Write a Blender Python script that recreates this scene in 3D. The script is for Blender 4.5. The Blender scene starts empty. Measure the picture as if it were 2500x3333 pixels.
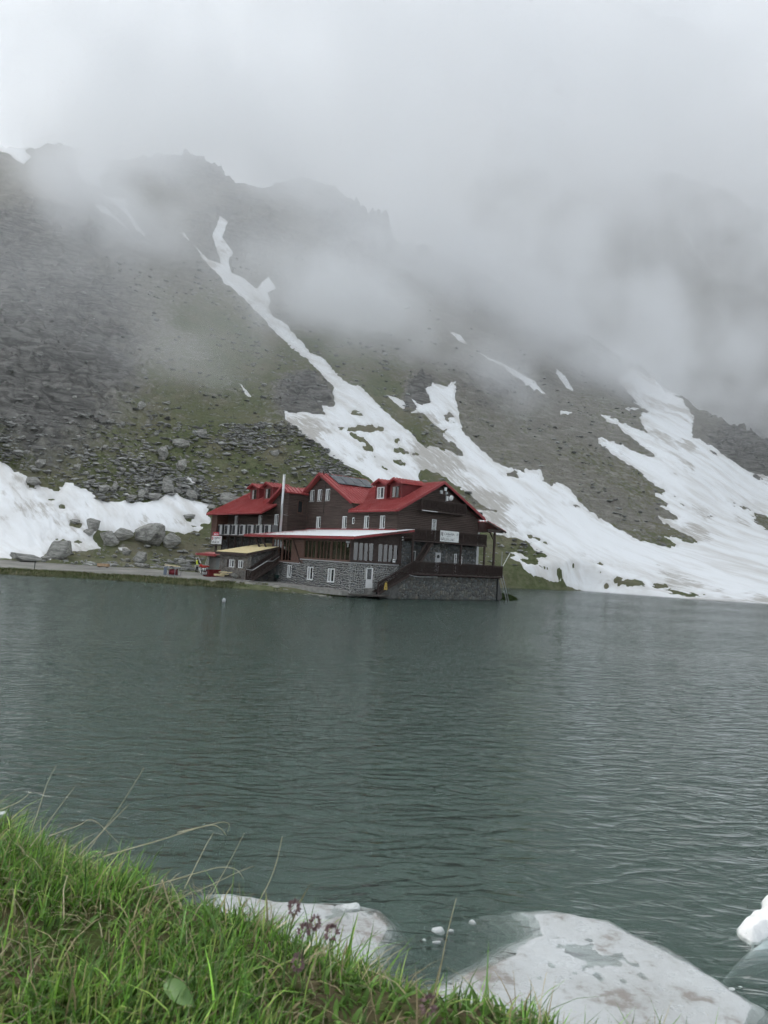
import bpy, bmesh, math, random
import numpy as np
from mathutils import Vector, Matrix
random.seed(7); rng = np.random.default_rng(11)
sc = bpy.context.scene
COL = sc.collection
R = math.radians
# ------------------------------------------------------------------ camera
CAM_H, FPX, CPX, CPY = 4.0, 2311.0, 1250.0, 1666.5
ROLL, PITCH = R(3.41), R(3.71)
cam_d = bpy.data.cameras.new('camera'); cam = bpy.data.objects.new('camera', cam_d); COL.objects.link(cam)
cam_d.sensor_fit = 'HORIZONTAL'; cam_d.sensor_width = 25.96; cam_d.lens = 24.0
cam_d.clip_start = 0.05; cam_d.clip_end = 5000
cam.matrix_world = Matrix.Translation((0, 0, CAM_H)) @ Matrix.Rotation(R(90)+PITCH, 4, 'X') @ Matrix.Rotation(ROLL, 4, 'Z')
cam_d.dof.use_dof = True; cam_d.dof.focus_distance = 40.0; cam_d.dof.aperture_fstop = 4.0
sc.camera = cam
# ------------------------------------------------------------------ overcast sky, one soft sun
world = bpy.data.worlds.new('World'); sc.world = world; world.use_nodes = True
SUN_EL, SUN_AZ = R(52), R(-62)          # azimuth from +Y towards +X
def build_world():
    nt = world.node_tree; N = nt.nodes; L = nt.links; N.clear()
    sky = N.new('ShaderNodeTexSky'); sky.sky_type = 'NISHITA'; sky.sun_disc = False
    sky.sun_elevation = SUN_EL; sky.sun_rotation = SUN_AZ; sky.altitude = 2000; sky.dust_density = 2.5
    hs = N.new('ShaderNodeHueSaturation'); hs.inputs['Saturation'].default_value = 0.16
    tc = N.new('ShaderNodeTexCoord')
    nz = N.new('ShaderNodeTexNoise'); nz.inputs['Scale'].default_value = 2.2; nz.inputs['Detail'].default_value = 4
    nz.inputs['Roughness'].default_value = 0.5; nz.inputs['Distortion'].default_value = 0.4
    rp = N.new('ShaderNodeMapRange'); rp.inputs['From Min'].default_value = 0.3; rp.inputs['From Max'].default_value = 0.7
    rp.inputs['To Min'].default_value = 0.74; rp.inputs['To Max'].default_value = 1.16
    mx = N.new('ShaderNodeMix'); mx.data_type = 'RGBA'; mx.blend_type = 'MIX'; mx.inputs['Factor'].default_value = 0.80
    mx.inputs['B'].default_value = (5.15, 5.6, 6.05, 1)           # the even cloud deck
    ml = N.new('ShaderNodeVectorMath'); ml.operation = 'SCALE'
    bg = N.new('ShaderNodeBackground'); bg.inputs['Strength'].default_value = 0.10
    out = N.new('ShaderNodeOutputWorld')
    L.new(sky.outputs[0], hs.inputs['Color']); L.new(hs.outputs[0], mx.inputs['A'])
    L.new(tc.outputs['Generated'], nz.inputs['Vector']); L.new(nz.outputs['Fac'], rp.inputs['Value'])
    L.new(mx.outputs['Result'], ml.inputs[0]); L.new(rp.outputs[0], ml.inputs['Scale'])
    L.new(ml.outputs[0], bg.inputs['Color']); L.new(bg.outputs[0], out.inputs['Surface'])
build_world()
sun_d = bpy.data.lights.new('sun', 'SUN'); sun = bpy.data.objects.new('sun', sun_d); COL.objects.link(sun)
sun_d.energy = 1.5; sun_d.angle = R(25); sun_d.color = (1.0, 0.97, 0.93)
sd_ = Vector((math.sin(SUN_AZ)*math.cos(SUN_EL), math.cos(SUN_AZ)*math.cos(SUN_EL), math.sin(SUN_EL)))
sun.rotation_euler = sd_.to_track_quat('Z', 'Y').to_euler()
vs = sc.view_settings; vs.view_transform = 'Standard'; vs.look = 'None'; vs.exposure = 0.98; vs.gamma = 1; vs.use_curve_mapping = False
cy = sc.cycles
cy.use_denoising = True; cy.volume_bounces = 12; cy.max_bounces = 18; cy.diffuse_bounces = 2; cy.glossy_bounces = 3
cy.transmission_bounces = 4; cy.transparent_max_bounces = 16; cy.volume_step_rate = 4.0; cy.volume_max_steps = 128
cy.sample_clamp_indirect = 6; cy.use_adaptive_sampling = True; cy.adaptive_threshold = 0.05; cy.adaptive_min_samples = 12
# ------------------------------------------------------------------ helpers: photo ray, noise
CR, SR, CP, SP = math.cos(ROLL), math.sin(ROLL), math.cos(PITCH), math.sin(PITCH)
def ray(px, py):
    uu, ww = px-CPX, py-CPY
    u = uu*CR+ww*SR; w = -uu*SR+ww*CR
    cx, c = u/FPX, -w/FPX
    y = CP-c*SP
    return cx/y, (SP+c*CP)/y
def onz(px, py, z):
    a, t = ray(px, py); y = (z-CAM_H)/t; return Vector((a*y, y, z))
def ony(px, py, y):
    a, t = ray(px, py); return Vector((a*y, y, CAM_H+t*y))
def project(x, y, z):
    dz = z-CAM_H
    d = y*CP+dz*SP; c = -y*SP+dz*CP
    u = FPX*x/d; w = -FPX*c/d
    return u*CR-w*SR+CPX, u*SR+w*CR+CPY
_T = rng.random(65536)
def _h(ix, iy, s): return _T[(ix*1619+iy*31337+s*6971+(ix*iy)*13) & 65535]
def vnoise(x, y, s=0):
    ix = np.floor(x).astype(np.int64); iy = np.floor(y).astype(np.int64)
    fx = x-ix; fy = y-iy; fx = fx*fx*fx*(fx*(fx*6-15)+10); fy = fy*fy*fy*(fy*(fy*6-15)+10)
    a = _h(ix, iy, s); b = _h(ix+1, iy, s); c = _h(ix, iy+1, s); d = _h(ix+1, iy+1, s)
    return (a+(b-a)*fx)*(1-fy)+(c+(d-c)*fx)*fy*1.0
def fbm(x, y, o=4, s=0, g=0.5):
    t = 0; a = 1; n = 0
    for i in range(o):
        t = t+a*(vnoise(x, y, s+i*17)-0.5)*2; n += a; a *= g; x = x*1.97+13.1; y = y*2.03-7.7
    return t/n
def ridged(x, y, o=4, s=0):
    t = 0; a = 1; n = 0
    for i in range(o):
        t = t+a*(1-np.abs(vnoise(x, y, s+i*11)*2-1)); n += a; a *= .5; x = x*2.07+5.3; y = y*1.93+9.1
    return t/n
def sstep(a, b, x): t = np.clip((x-a)/(b-a), 0, 1); return t*t*(3-2*t)
def smax(a, b, k): h = np.clip(.5+.5*(a-b)/k, 0, 1); return b+(a-b)*h+k*h*(1-h)
# ------------------------------------------------------------------ materials
def mat(name, col=(.5, .5, .5), rough=.7, metal=0., spec=.4):
    m = bpy.data.materials.new(name); m.use_nodes = True
    b = m.node_tree.nodes['Principled BSDF']
    b.inputs['Base Color'].default_value = (*col, 1); b.inputs['Roughness'].default_value = rough
    b.inputs['Metallic'].default_value = metal; b.inputs['Specular IOR Level'].default_value = spec
    return m
class NT:
    def __init__(s, m): s.m = m; s.t = m.node_tree; s.N = s.t.nodes; s.L = s.t.links; s.b = s.N['Principled BSDF']
    def new(s, k, **kw):
        n = s.N.new('ShaderNode'+k)
        for a, v in kw.items(): setattr(n, a, v)
        return n
    def put(s, sock, v):
        if hasattr(v, 'is_linked'): s.L.new(v, sock)
        else: sock.default_value = v
    def coord(s, scale=(1, 1, 1), rot=(0, 0, 0), kind='Object', vt='POINT'):
        tc = s.new('TexCoord'); mp = s.new('Mapping', vector_type=vt); s.L.new(tc.outputs[kind], mp.inputs[0])
        mp.inputs['Scale'].default_value = scale; mp.inputs['Rotation'].default_value = rot
        return mp.outputs[0]
    def noise(s, vec, scale, detail=4, rough=.55, dist=0.):
        n = s.new('TexNoise'); s.L.new(vec, n.inputs['Vector']); n.inputs['Scale'].default_value = scale
        n.inputs['Detail'].default_value = detail; n.inputs['Roughness'].default_value = rough; n.inputs['Distortion'].default_value = dist
        return n.outputs['Fac']
    def ramp(s, v, a, b, lo=0., hi=1.):
        n = s.new('MapRange'); n.interpolation_type = 'SMOOTHSTEP'; s.put(n.inputs['Value'], v)
        for k, q in zip(('From Min', 'From Max', 'To Min', 'To Max'), (a, b, lo, hi)): n.inputs[k].default_value = q
        return n.outputs[0]
    def mix(s, f, a, b, mode='MIX'):
        n = s.new('Mix', data_type='RGBA', blend_type=mode); s.put(n.inputs['Factor'], f)
        for k, v in (('A', a), ('B', b)):
            if isinstance(v, tuple): v = (*v[:3], 1)
            s.put(n.inputs[k], v)
        return n.outputs['Result']
    def math(s, op, a, b=0.):
        n = s.new('Math', operation=op); s.put(n.inputs[0], a); s.put(n.inputs[1], b); return n.outputs[0]
    def attr(s, name, out='Fac'):
        n = s.new('Attribute', attribute_name=name); return n.outputs[out]
    def bump(s, h, dist=.05, strength=1.):
        n = s.new('Bump'); n.inputs['Distance'].default_value = dist; n.inputs['Strength'].default_value = strength
        s.L.new(h, n.inputs['Height']); s.L.new(n.outputs[0], s.b.inputs['Normal'])
    def col(s, v): s.put(s.b.inputs['Base Color'], v)
    def rough(s, v): s.put(s.b.inputs['Roughness'], v)
def wear(m, c1, c2, scale=3., bump=.0, bscale=30., rough=None):
    """two tones of one base colour mixed by noise, fine relief"""
    t = NT(m); v = t.coord(); n = t.noise(v, scale, 5, .6)
    t.col(t.mix(t.ramp(n, .3, .7), c1, c2))
    if bump: t.bump(t.noise(v, bscale, 4), bump)
    return m
# ------------------------------------------------------------------ object helpers
def tag(o, label=None, cat=None, group=None, kind=None):
    if label: o['label'] = label
    if cat: o['category'] = cat
    if group: o['group'] = group
    if kind: o['kind'] = kind
    return o
def link(name, me, m=None, parent=None):
    o = bpy.data.objects.new(name, me); COL.objects.link(o)
    if m is not None:
        for q in (m if isinstance(m, (list, tuple)) else [m]): me.materials.append(q)
    if parent is not None: o.parent = parent
    return o
def empty(name, loc=(0, 0, 0), rz=0.):
    o = bpy.data.objects.new(name, None); COL.objects.link(o); o.location = loc; o.rotation_euler = (0, 0, rz); return o
def npmesh(name, verts, faces, smooth=True):
    """faces: (n,3) or (n,4) int array"""
    me = bpy.data.meshes.new(name); v = np.ascontiguousarray(verts, np.float32); f = np.ascontiguousarray(faces, np.int32)
    n, k = f.shape
    me.vertices.add(len(v)); me.vertices.foreach_set('co', v.ravel())
    me.loops.add(n*k); me.loops.foreach_set('vertex_index', f.ravel())
    me.polygons.add(n); me.polygons.foreach_set('loop_start', np.arange(0, n*k, k, dtype=np.int32))
    me.polygons.foreach_set('use_smooth', np.full(n, smooth))
    me.update(calc_edges=True); me.validate(); return me
def fattr(me, name, arr):
    a = me.attributes.new(name, 'FLOAT', 'POINT'); a.data.foreach_set('value', np.ascontiguousarray(arr, np.float32))
def cattr(me, name, arr):
    a = me.attributes.new(name, 'FLOAT_COLOR', 'POINT'); c = np.ones((len(arr), 4), np.float32); c[:, :3] = arr
    a.data.foreach_set('color', c.ravel())
# ------------------------------------------------------------------ terrain: one mountainside heightfield
FALL = np.array([.5, -.866])                                   # plan direction of the fall line
def planeA(x, y): return .85*(.92*y-.39*x-104)
def hitA(px, py):
    a, t = ray(px, py); y = (4+.85*104)/(.85*(.92-.39*a)-t); return a*y, y
_rp = np.array([hitA(*p) for p in [(-500, 500), (200, 470), (420, 500), (560, 512), (648, 497), (735, 560), (850, 605), (1000, 560), (1080, 590), (1150, 640), (1200, 700), (1265, 728), (1278, 770)]]
               + [(12., 300.), (40., 284.), (62., 270.), (83., 258.), (95., 246.), (135., 215.), (220., 190.)])
_az = np.arctan2(_rp[:, 0], _rp[:, 1]); _rr = np.hypot(_rp[:, 0], _rp[:, 1]); _o = np.argsort(_az); _az = _az[_o]; _rr = _rr[_o]
WATER = 0.12
LAND = [(-140, 62), (-70, 69), (-38.2, 71.9), (-27.8, 73.1), (-24, 72.9), (-20, 72.0), (-12.1, 70.7), (-7, 69.4), (-3.5, 68.0), (-1.6, 68.9), (1.5, 72), (12, 80.3), (11, 86), (9, 95), (10, 106), (14, 116), (22.2, 124.6), (38.6, 134), (53, 124.6), (66.7, 122.3), (107, 114), (260, 88), (500, 900), (-500, 900)]
def poly_sd(px, py, poly):
    """signed distance to a polygon, positive inside"""
    P = np.asarray(poly, float); Q = np.roll(P, -1, 0)
    d2 = np.full(px.shape, 1e18); ins = np.zeros(px.shape, bool)
    for (ax, ay), (bx, by) in zip(P, Q):
        ex, ey = bx-ax, by-ay; wx, wy = px-ax, py-ay
        tt = np.clip((wx*ex+wy*ey)/(ex*ex+ey*ey+1e-9), 0, 1)
        d2 = np.minimum(d2, (wx-ex*tt)**2+(wy-ey*tt)**2)
        c = (ay > py) != (by > py)
        xx = ax+(py-ay)/(by-ay+1e-12)*ex
        ins ^= c & (px < xx)
    return np.where(ins, 1, -1)*np.sqrt(d2)
def shore_d(x, y): return poly_sd(x, y, LAND)+.55*fbm(x*.5, y*.5, 3, 5)
def ground0(x, y):
    """smooth ground without rock relief"""
    r = np.hypot(x, y); th = np.arctan2(x, y)
    rr = np.interp(th, _az, _rr)+9*fbm(th*38, th*0+.5, 4, 15)+4*np.abs(fbm(th*120, th*0+.5, 3, 16))
    A = planeA(x, y)
    A = A+4.5*fbm(x/42, y/42, 3, 40)*sstep(6, 40, A)                    # ribs and hollows
    C = planeA(x*rr/r, y*rr/r)-.9*(r-rr)
    A = -smax(-A, -C, 3.)
    ap = .36*(y-125+.02*x); ap = smax(ap, -.6+0*ap, 4.)
    ap = ap+1.2*fbm(x/30, y/30, 2, 60)*sstep(1, 8, ap)
    Rr = .95*((x-104)-(y-196)*.30); Rr = np.minimum(Rr, 70+0*Rr)+4*fbm(x/25, y/25, 4, 66)
    wall = 1.3*(y-262-.12*x)*sstep(-70, 90, x)-40*(1-sstep(-70, 90, x)); wall = np.minimum(wall, 900.)+26*fbm(x/45, y/45, 5, 44)*sstep(0, 40, wall)   # headwall of the cirque, in cloud
    z = smax(smax(smax(A, ap, 7.), Rr, 4.), wall, 6.)
    d = shore_d(x, y)
    left = 1-sstep(8, 16, x)
    flat = WATER+.34+.028*np.clip(d-2.5, 0, 40)                         # shelf with the road on the left, and under the lodge
    z = smax(z-1.0, flat*left-3*(1-left), 2.5)
    up = np.where(d > 0, sstep(0, 2.2, d)**.8, 0)
    return np.where(d < 0, np.maximum(d*.5, -3)+WATER-.12, (WATER-.12)*(1-up)+np.maximum(z, .2)*up)
def rough(x, y, z0):
    """rock relief, stronger on the crags"""
    up = sstep(2.5, 9, z0)
    px, py = project(x, y, z0)
    crag = 0
    for cx, cy_, rx, ry, k in [(120, 1100, 330, 400, 1.0), (90, 780, 300, 130, .8), (985, 1300, 105, 85, .8), (640, 540, 230, 70, .9), (1190, 740, 150, 110, 1.3),
                               (1375, 1285, 60, 60, 1.0), (780, 760, 200, 160, .6), (1100, 900, 250, 160, .6), (1650, 1250, 200, 120, .4), (2420, 1480, 170, 120, .8)]:
        crag = np.maximum(crag, k*np.exp(-(((px-cx)/rx)**2+((py-cy_)/ry)**2)**1.5))
    n = fbm(x/2.3, y/2.3, 4, 80)*.32+fbm(x/.75, y/.75, 2, 120)*.14
    # foliated strata: ridges elongated across the slope
    q = (x*.86+y*.5); w = z0*1.0
    st = ridged(q/6+w/7+.8*fbm(x/9, y/9, 3, 7), w/4.2-q/9+.6*fbm(x/7, y/7, 2, 27), 4, 90)-.5
    blk = np.abs(fbm(x/3.5, w/2.6, 3, 98))
    return up*(n+crag*(st*7.5+blk*4.5)), crag
def terrain_z(x, y):
    z0 = ground0(np.asarray(x, float), np.asarray(y, float)); r, _ = rough(np.asarray(x, float), np.asarray(y, float), z0); return z0+r
TH = np.radians(np.linspace(-40, 42, 800))
RAD = np.concatenate([np.linspace(60, 84, 90, endpoint=False), np.geomspace(84, 360, 500, endpoint=False), np.geomspace(360, 900, 70)])
TT, RR_ = np.meshgrid(TH, RAD); TX = RR_*np.sin(TT); TY = RR_*np.cos(TT)
TZ0 = ground0(TX, TY); TRo, TCrag = rough(TX, TY, TZ0); TZ = TZ0+TRo
NR, NC = TX.shape
_id = np.arange(NR*NC).reshape(NR, NC)
QUADS = np.stack([_id[:-1, :-1], _id[:-1, 1:], _id[1:, 1:], _id[1:, :-1]], -1).reshape(-1, 4)
TPX, TPY = project(TX, TY, TZ0)
def build_terrain():
    me = npmesh('mountainside', np.stack([TX, TY, TZ], -1).reshape(-1, 3), QUADS)
    g = np.clip(1.0-sstep(14, 95, TZ0)*.6-TCrag*.9, 0, 1)*(.62+.42*sstep(-.4, .4, fbm(TX/16, TY/16, 4, 33)))
    # greener flank left of the gully, grey scree to the right of it
    right = sstep(-10, 22, TX-.0*TY)
    g = g*(1-.6*right*sstep(5, 16, TZ0))
    cr = np.maximum(TCrag, sstep(60, 110, TZ0-planeA(TX, TY)*1.0)*sstep(255, 300, RR_)); fattr(me, 'green', g.ravel()); fattr(me, 'crag', cr.ravel())
    fattr(me, 'height', TZ0.ravel())
    m = mat('mountain_ground', rough=.95, spec=.1); t = NT(m); v = t.coord()
    n1 = t.noise(v, .12, 6, .6); n2 = t.noise(v, .9, 6, .65); n3 = t.noise(v, 4.5, 5, .7)
    fl = t.coord((.25, .25, 1.1), (0, 0, R(30))); n4 = t.noise(fl, 1.0, 5, .6)
    scree = t.mix(t.ramp(n3, .35, .7), (.160, .151, .132), (.31, .297, .265))
    scree = t.mix(t.ramp(n4, .45, .75), scree, (.34, .328, .295))
    turf = t.mix(t.ramp(n2, .35, .65), (.088, .108, .050), (.150, .160, .088))
    turf = t.mix(t.ramp(n1, .4, .7), turf, (.19, .175, .12))
    gm = t.math('ADD', t.attr('green'), t.math('MULTIPLY', t.math('SUBTRACT', n2, .5), 1.6))
    c = t.mix(t.ramp(gm, .25, .6), scree, turf)
    st = t.coord((.16, .3, .9), (R(10), R(32), R(25))); n5 = t.noise(st, 1.0, 7, .72, 1.2)
    rock = t.mix(t.ramp(n5, .35, .65), (.090, .088, .083), (.26, .252, .236))
    cg = t.math('ADD', t.attr('crag'), t.math('ADD', t.math('MULTIPLY', t.math('SUBTRACT', n2, .5), 1.3), t.math('MULTIPLY', t.math('SUBTRACT', n1, .5), 1.2))); c = t.mix(t.ramp(cg, .25, .65), c, rock)
    t.col(c)
    t.bump(t.math('ADD', t.math('MULTIPLY', n3, .6), t.math('ADD', n5, n2)), .35, .9)
    return tag(link('mountain_terrain', me, m), kind='structure')
# ------------------------------------------------------------------ snow fields (outlines read off the photograph, laid on the ground)
def zA(*p): return [(.7535*x, 400+.7535*y) for x, y in p]
def zB(*p): return [(1250+.7535*x, 900+.7535*y) for x, y in p]
def zC(*p): return [(.5425*x, 1250+.5425*y) for x, y in p]
def zE(*p): return [(900+.36166*x, 1150+.36166*y) for x, y in p]
def zM(*p): return [(1550+.36166*x, 1500+.36166*y) for x, y in p]
def zR(*p): return [(2000+.3165*x, 1300+.3165*y) for x, y in p]
SNOW_LEFT = zC((-160, 380), (0, 462), (80, 520), (140, 555), (215, 600), (240, 625), (340, 655), (365, 650), (335, 610), (375, 625), (400, 592), (450, 612), (500, 640), (560, 655), (575, 690), (640, 715), (700, 705), (760, 700), (790, 722), (830, 705), (880, 708), (960, 705), (985, 675), (1060, 665), (1100, 690), (1160, 700), (1255, 725), (1250, 740), (1230, 765), (1245, 800), (1250, 830), (1190, 838), (1140, 850), (1215, 862), (1190, 885), (1100, 895), (1000, 890), (900, 870), (820, 870), (790, 915), (740, 920), (700, 895), (650, 880), (580, 870), (560, 920), (590, 960), (600, 985), (530, 1005), (430, 1000), (380, 985), (330, 960), (290, 1000), (275, 1030), (300, 1050), (230, 1055), (215, 1035), (130, 1025), (60, 1045), (-160, 1050))
SNOW_MAIN = ([(591, 762), (603, 784), (637, 811), (656, 845), (682, 871), (723, 912), (791, 969), (821, 1003), (889, 1071), (934, 1116), (995, 1161)]
    + zE((310, 95), (390, 180), (475, 265), (515, 330), (505, 440), (545, 480), (525, 500), (470, 490), (400, 470), (440, 565), (330, 555), (220, 535), (120, 555), (45, 500), (70, 555), (60, 600), (130, 640), (200, 690), (300, 760), (410, 825), (520, 920), (620, 1000), (720, 1060), (830, 1120), (900, 1180))
    + [(1366, 1580)] + zE((1280, 1060), (1340, 1040), (1420, 1070), (1520, 1120)) + zB((380, 940), (430, 985), (515, 1020), (430, 1010)) + [(1530, 1655), (1500, 1700)]
    + zM((180, 655), (330, 695), (480, 720), (530, 785), (640, 855), (630, 882), (450, 860), (300, 820), (310, 870), (400, 910), (415, 975), (500, 1020), (600, 1055), (720, 1100), (850, 1130), (980, 1180))
    + zR((0, 2010), (700, 2055), (1580, 2110)) + [(2800, 1985), (2800, 1640)]
    + zR((1580, 800), (1480, 770), (1380, 740), (1200, 640), (1080, 530), (1000, 470), (810, 390), (800, 300), (820, 200)) + [(2220, 1300), (2150, 1250), (2060, 1200), (2011, 1234), (2071, 1307)]
    + zR((350, 130), (270, 150), (260, 210), (310, 290), (350, 350), (250, 320), (100, 250), (0, 195)) + zB((935, 595), (960, 625))
    + zR((20, 260), (180, 390), (280, 470), (350, 530), (410, 590), (350, 580), (250, 545), (150, 520), (0, 440)) + zB((920, 690), (935, 720), (1000, 770))
    + zR((120, 650), (250, 730), (370, 830), (430, 880), (510, 900), (560, 970), (400, 970), (440, 1010), (550, 1080), (470, 1100), (560, 1150), (650, 1215), (500, 1235), (445, 1215), (530, 1270), (690, 1370), (800, 1420), (850, 1475), (760, 1480), (660, 1430), (510, 1410), (580, 1450), (650, 1505), (560, 1530), (400, 1480), (200, 1430), (0, 1320))
    + zM((1150, 550), (1050, 480), (960, 400), (880, 310), (840, 260), (770, 215), (700, 215), (680, 230), (620, 180), (560, 90), (480, 90), (370, 85), (240, 45), (150, 0))
    + zB((400, 735), (350, 680), (325, 630))
    + zE((1640, 540), (1610, 430), (1615, 255), (1590, 255), (1530, 305), (1480, 300), (1395, 250), (1385, 300), (1310, 320), (1360, 390), (1375, 450), (1330, 455), (1270, 440), (1215, 410), (1190, 370), (1150, 370), (1180, 430), (1250, 490), (1250, 520), (1190, 540), (1200, 550), (1320, 545), (1380, 610), (1460, 670), (1530, 740), (1600, 810), (1659, 855))
    + zB((355, 785), (290, 755), (200, 740))
    + zE((1490, 850), (1430, 870), (1380, 865), (1290, 820), (1200, 710), (1130, 650), (1040, 585), (980, 530), (900, 460), (830, 380), (780, 320), (730, 280), (660, 275), (600, 250), (530, 175), (470, 100), (420, 50))
    + zA((1340, 990), (1260, 900), (1240, 870), (1180, 840), (1160, 800), (1170, 770), (1160, 740), (1195, 720), (1160, 665), (1130, 690), (1110, 720), (1050, 670), (1000, 650), (990, 600), (1005, 560), (965, 500), (990, 430), (945, 400), (935, 440), (910, 490), (940, 570), (950, 610), (900, 590), (860, 550), (820, 510), (795, 478)))
SNOW = [
    ('broad dirty white snow slope left of the lodge above the road', SNOW_LEFT),
    ('huge white snow slope behind the lodge, its gully tongue reaching into the mist', SNOW_MAIN),
    ('small white snow patch among boulders up left of the red roof', zC((1097, 553), (1140, 560), (1200, 610), (1165, 600))),
    ('tiny snow strip between the boulders below the large flat-topped rock', zC((712, 985), (760, 983), (778, 997), (720, 996))),
    ('misty snow patch at the top left edge of the mountain', zA((-60, 55), (30, 70), (90, 95), (145, 95), (110, 120), (135, 150), (95, 178), (60, 150), (30, 130), (-60, 110))),
    ('faint snow field fading into bright mist high on the left', zA((335, 120), (400, 90), (470, 110), (460, 200), (430, 240), (445, 285), (405, 270), (355, 255), (335, 200))),
    ('thin snow streak below the faint high field, the longer of two', zA((430, 305), (480, 325), (545, 330), (545, 370), (580, 420), (640, 500), (620, 492), (575, 445), (540, 385), (490, 345))),
    ('short snow streak beside the longer high streak', zA((405, 355), (455, 365), (490, 400), (545, 450), (470, 408), (430, 388))),
    ('small misty snow sliver high above the notched snow tongue', zB((280, 235), (330, 255), (362, 297), (328, 278))),
    ('long thin snow streak slanting down the grey slope in mist', zB((400, 328), (490, 368), (580, 412), (650, 455), (710, 522), (640, 495), (560, 436), (480, 374))),
    ('hazy snow streak just right of the long thin one', zB((740, 395), (782, 430), (818, 494), (788, 484), (755, 440))),
    ('sliver of snow near the head of the right snow valley', zB((1040, 568), (1108, 570), (1060, 579))),
    ('little snow fleck in the middle of the grey scree slope', zB((760, 580), (812, 586), (765, 594))),
    ('small snow patch left of the notched snow tongue', zE((980, 372), (1060, 395), (1140, 430), (1172, 475), (1150, 497), (1080, 455), (1030, 420))),
    ('narrow snow sliver under mist left of the rocky outcrop', zA((1038, 1130), (1084, 1182), (1062, 1170))),
]
def E_(z, x, y, rx, ry, rot=0.): p = z((x, y))[0]; k = {zE: .36166, zM: .36166, zR: .3165, zC: .5425, zB: .7535}[z]; return (*p, rx*k, ry*k, R(rot))
HOLES = [E_(zE, 800, 678, 150, 20), E_(zE, 755, 765, 70, 26, 28), E_(zE, 825, 855, 60, 36, 35), E_(zE, 905, 965, 60, 28, 35), E_(zE, 990, 1045, 50, 18, 30), E_(zE, 1070, 795, 17, 9), E_(zE, 1115, 878, 32, 15, 15), E_(zE, 1268, 910, 32, 16, 25),
    E_(zE, 1095, 985, 62, 20, 18), E_(zE, 722, 545, 36, 18, 25), E_(zE, 990, 848, 13, 8), E_(zE, 1535, 562, 32, 14), E_(zE, 1540, 605, 30, 10, 10), E_(zE, 1530, 692, 28, 12), E_(zE, 1620, 1100, 30, 14),
    E_(zM, 328, 130, 36, 13, 12), E_(zM, 490, 583, 32, 13), E_(zM, 886, 938, 26, 12), E_(zM, 1196, 1115, 56, 14, 4), E_(zM, 1378, 1088, 104, 30, 12), E_(zM, 1110, 930, 40, 8, 14), E_(zM, 360, 635, 60, 12, 22), E_(zM, 500, 695, 80, 13, 18), E_(zM, 455, 905, 46, 14, 14),
    E_(zM, 600, 955, 90, 14, 22), E_(zM, 900, 405, 28, 8, 10), E_(zM, 430, 100, 42, 10), E_(zM, 330, 850, 30, 18), E_(zM, 140, 572, 30, 7, 10), E_(zM, 260, 605, 22, 8, 10), E_(zM, 960, 855, 12, 5), E_(zM, 515, 890, 10, 5), E_(zM, 1000, 955, 34, 5, -5), E_(zM, 1095, 1000, 22, 5),
    E_(zR, 452, 1915, 52, 18, 10), E_(zR, 680, 1992, 132, 24, 10), E_(zR, 962, 1218, 46, 17, 5), E_(zR, 120, 1885, 130, 32, 10), E_(zR, 1030, 550, 18, 7), E_(zR, 1466, 803, 26, 12, 20), E_(zR, 632, 998, 20, 7, 25), E_(zR, 715, 1098, 26, 6, 25),
    E_(zR, 1540, 1250, 130, 60, 35), E_(zR, 1300, 1105, 70, 9, 20), E_(zR, 470, 940, 60, 12, 35), E_(zC, 185, 610, 45, 22, 25), E_(zC, 308, 695, 30, 10, 20), E_(zC, 375, 738, 30, 12, 25), E_(zC, 1135, 800, 38, 14, 5), E_(zC, 445, 845, 36, 14), E_(zC, 410, 945, 40, 7, 3), E_(zC, 340, 935, 12, 7)]
def snow_masks():
    out = []
    for label, poly in SNOW:
        P = np.asarray(poly); x0, y0 = P.min(0)-30; x1, y1 = P.max(0)+30
        sub = (TPX > x0) & (TPX < x1) & (TPY > y0) & (TPY < y1) & (TZ0 > -.5) & (RR_ < 420)
        sd = np.full(TX.shape, -1e3); sd[sub] = poly_sd(TPX[sub], TPY[sub], poly); out.append(sd)
    return out
SNOW_SD = snow_masks(); SNOW_ANY = np.max(SNOW_SD, 0)
TRo = TRo*(1-.9*sstep(-4, 5, SNOW_ANY)); TZ = TZ0+TRo
build_terrain()
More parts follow.
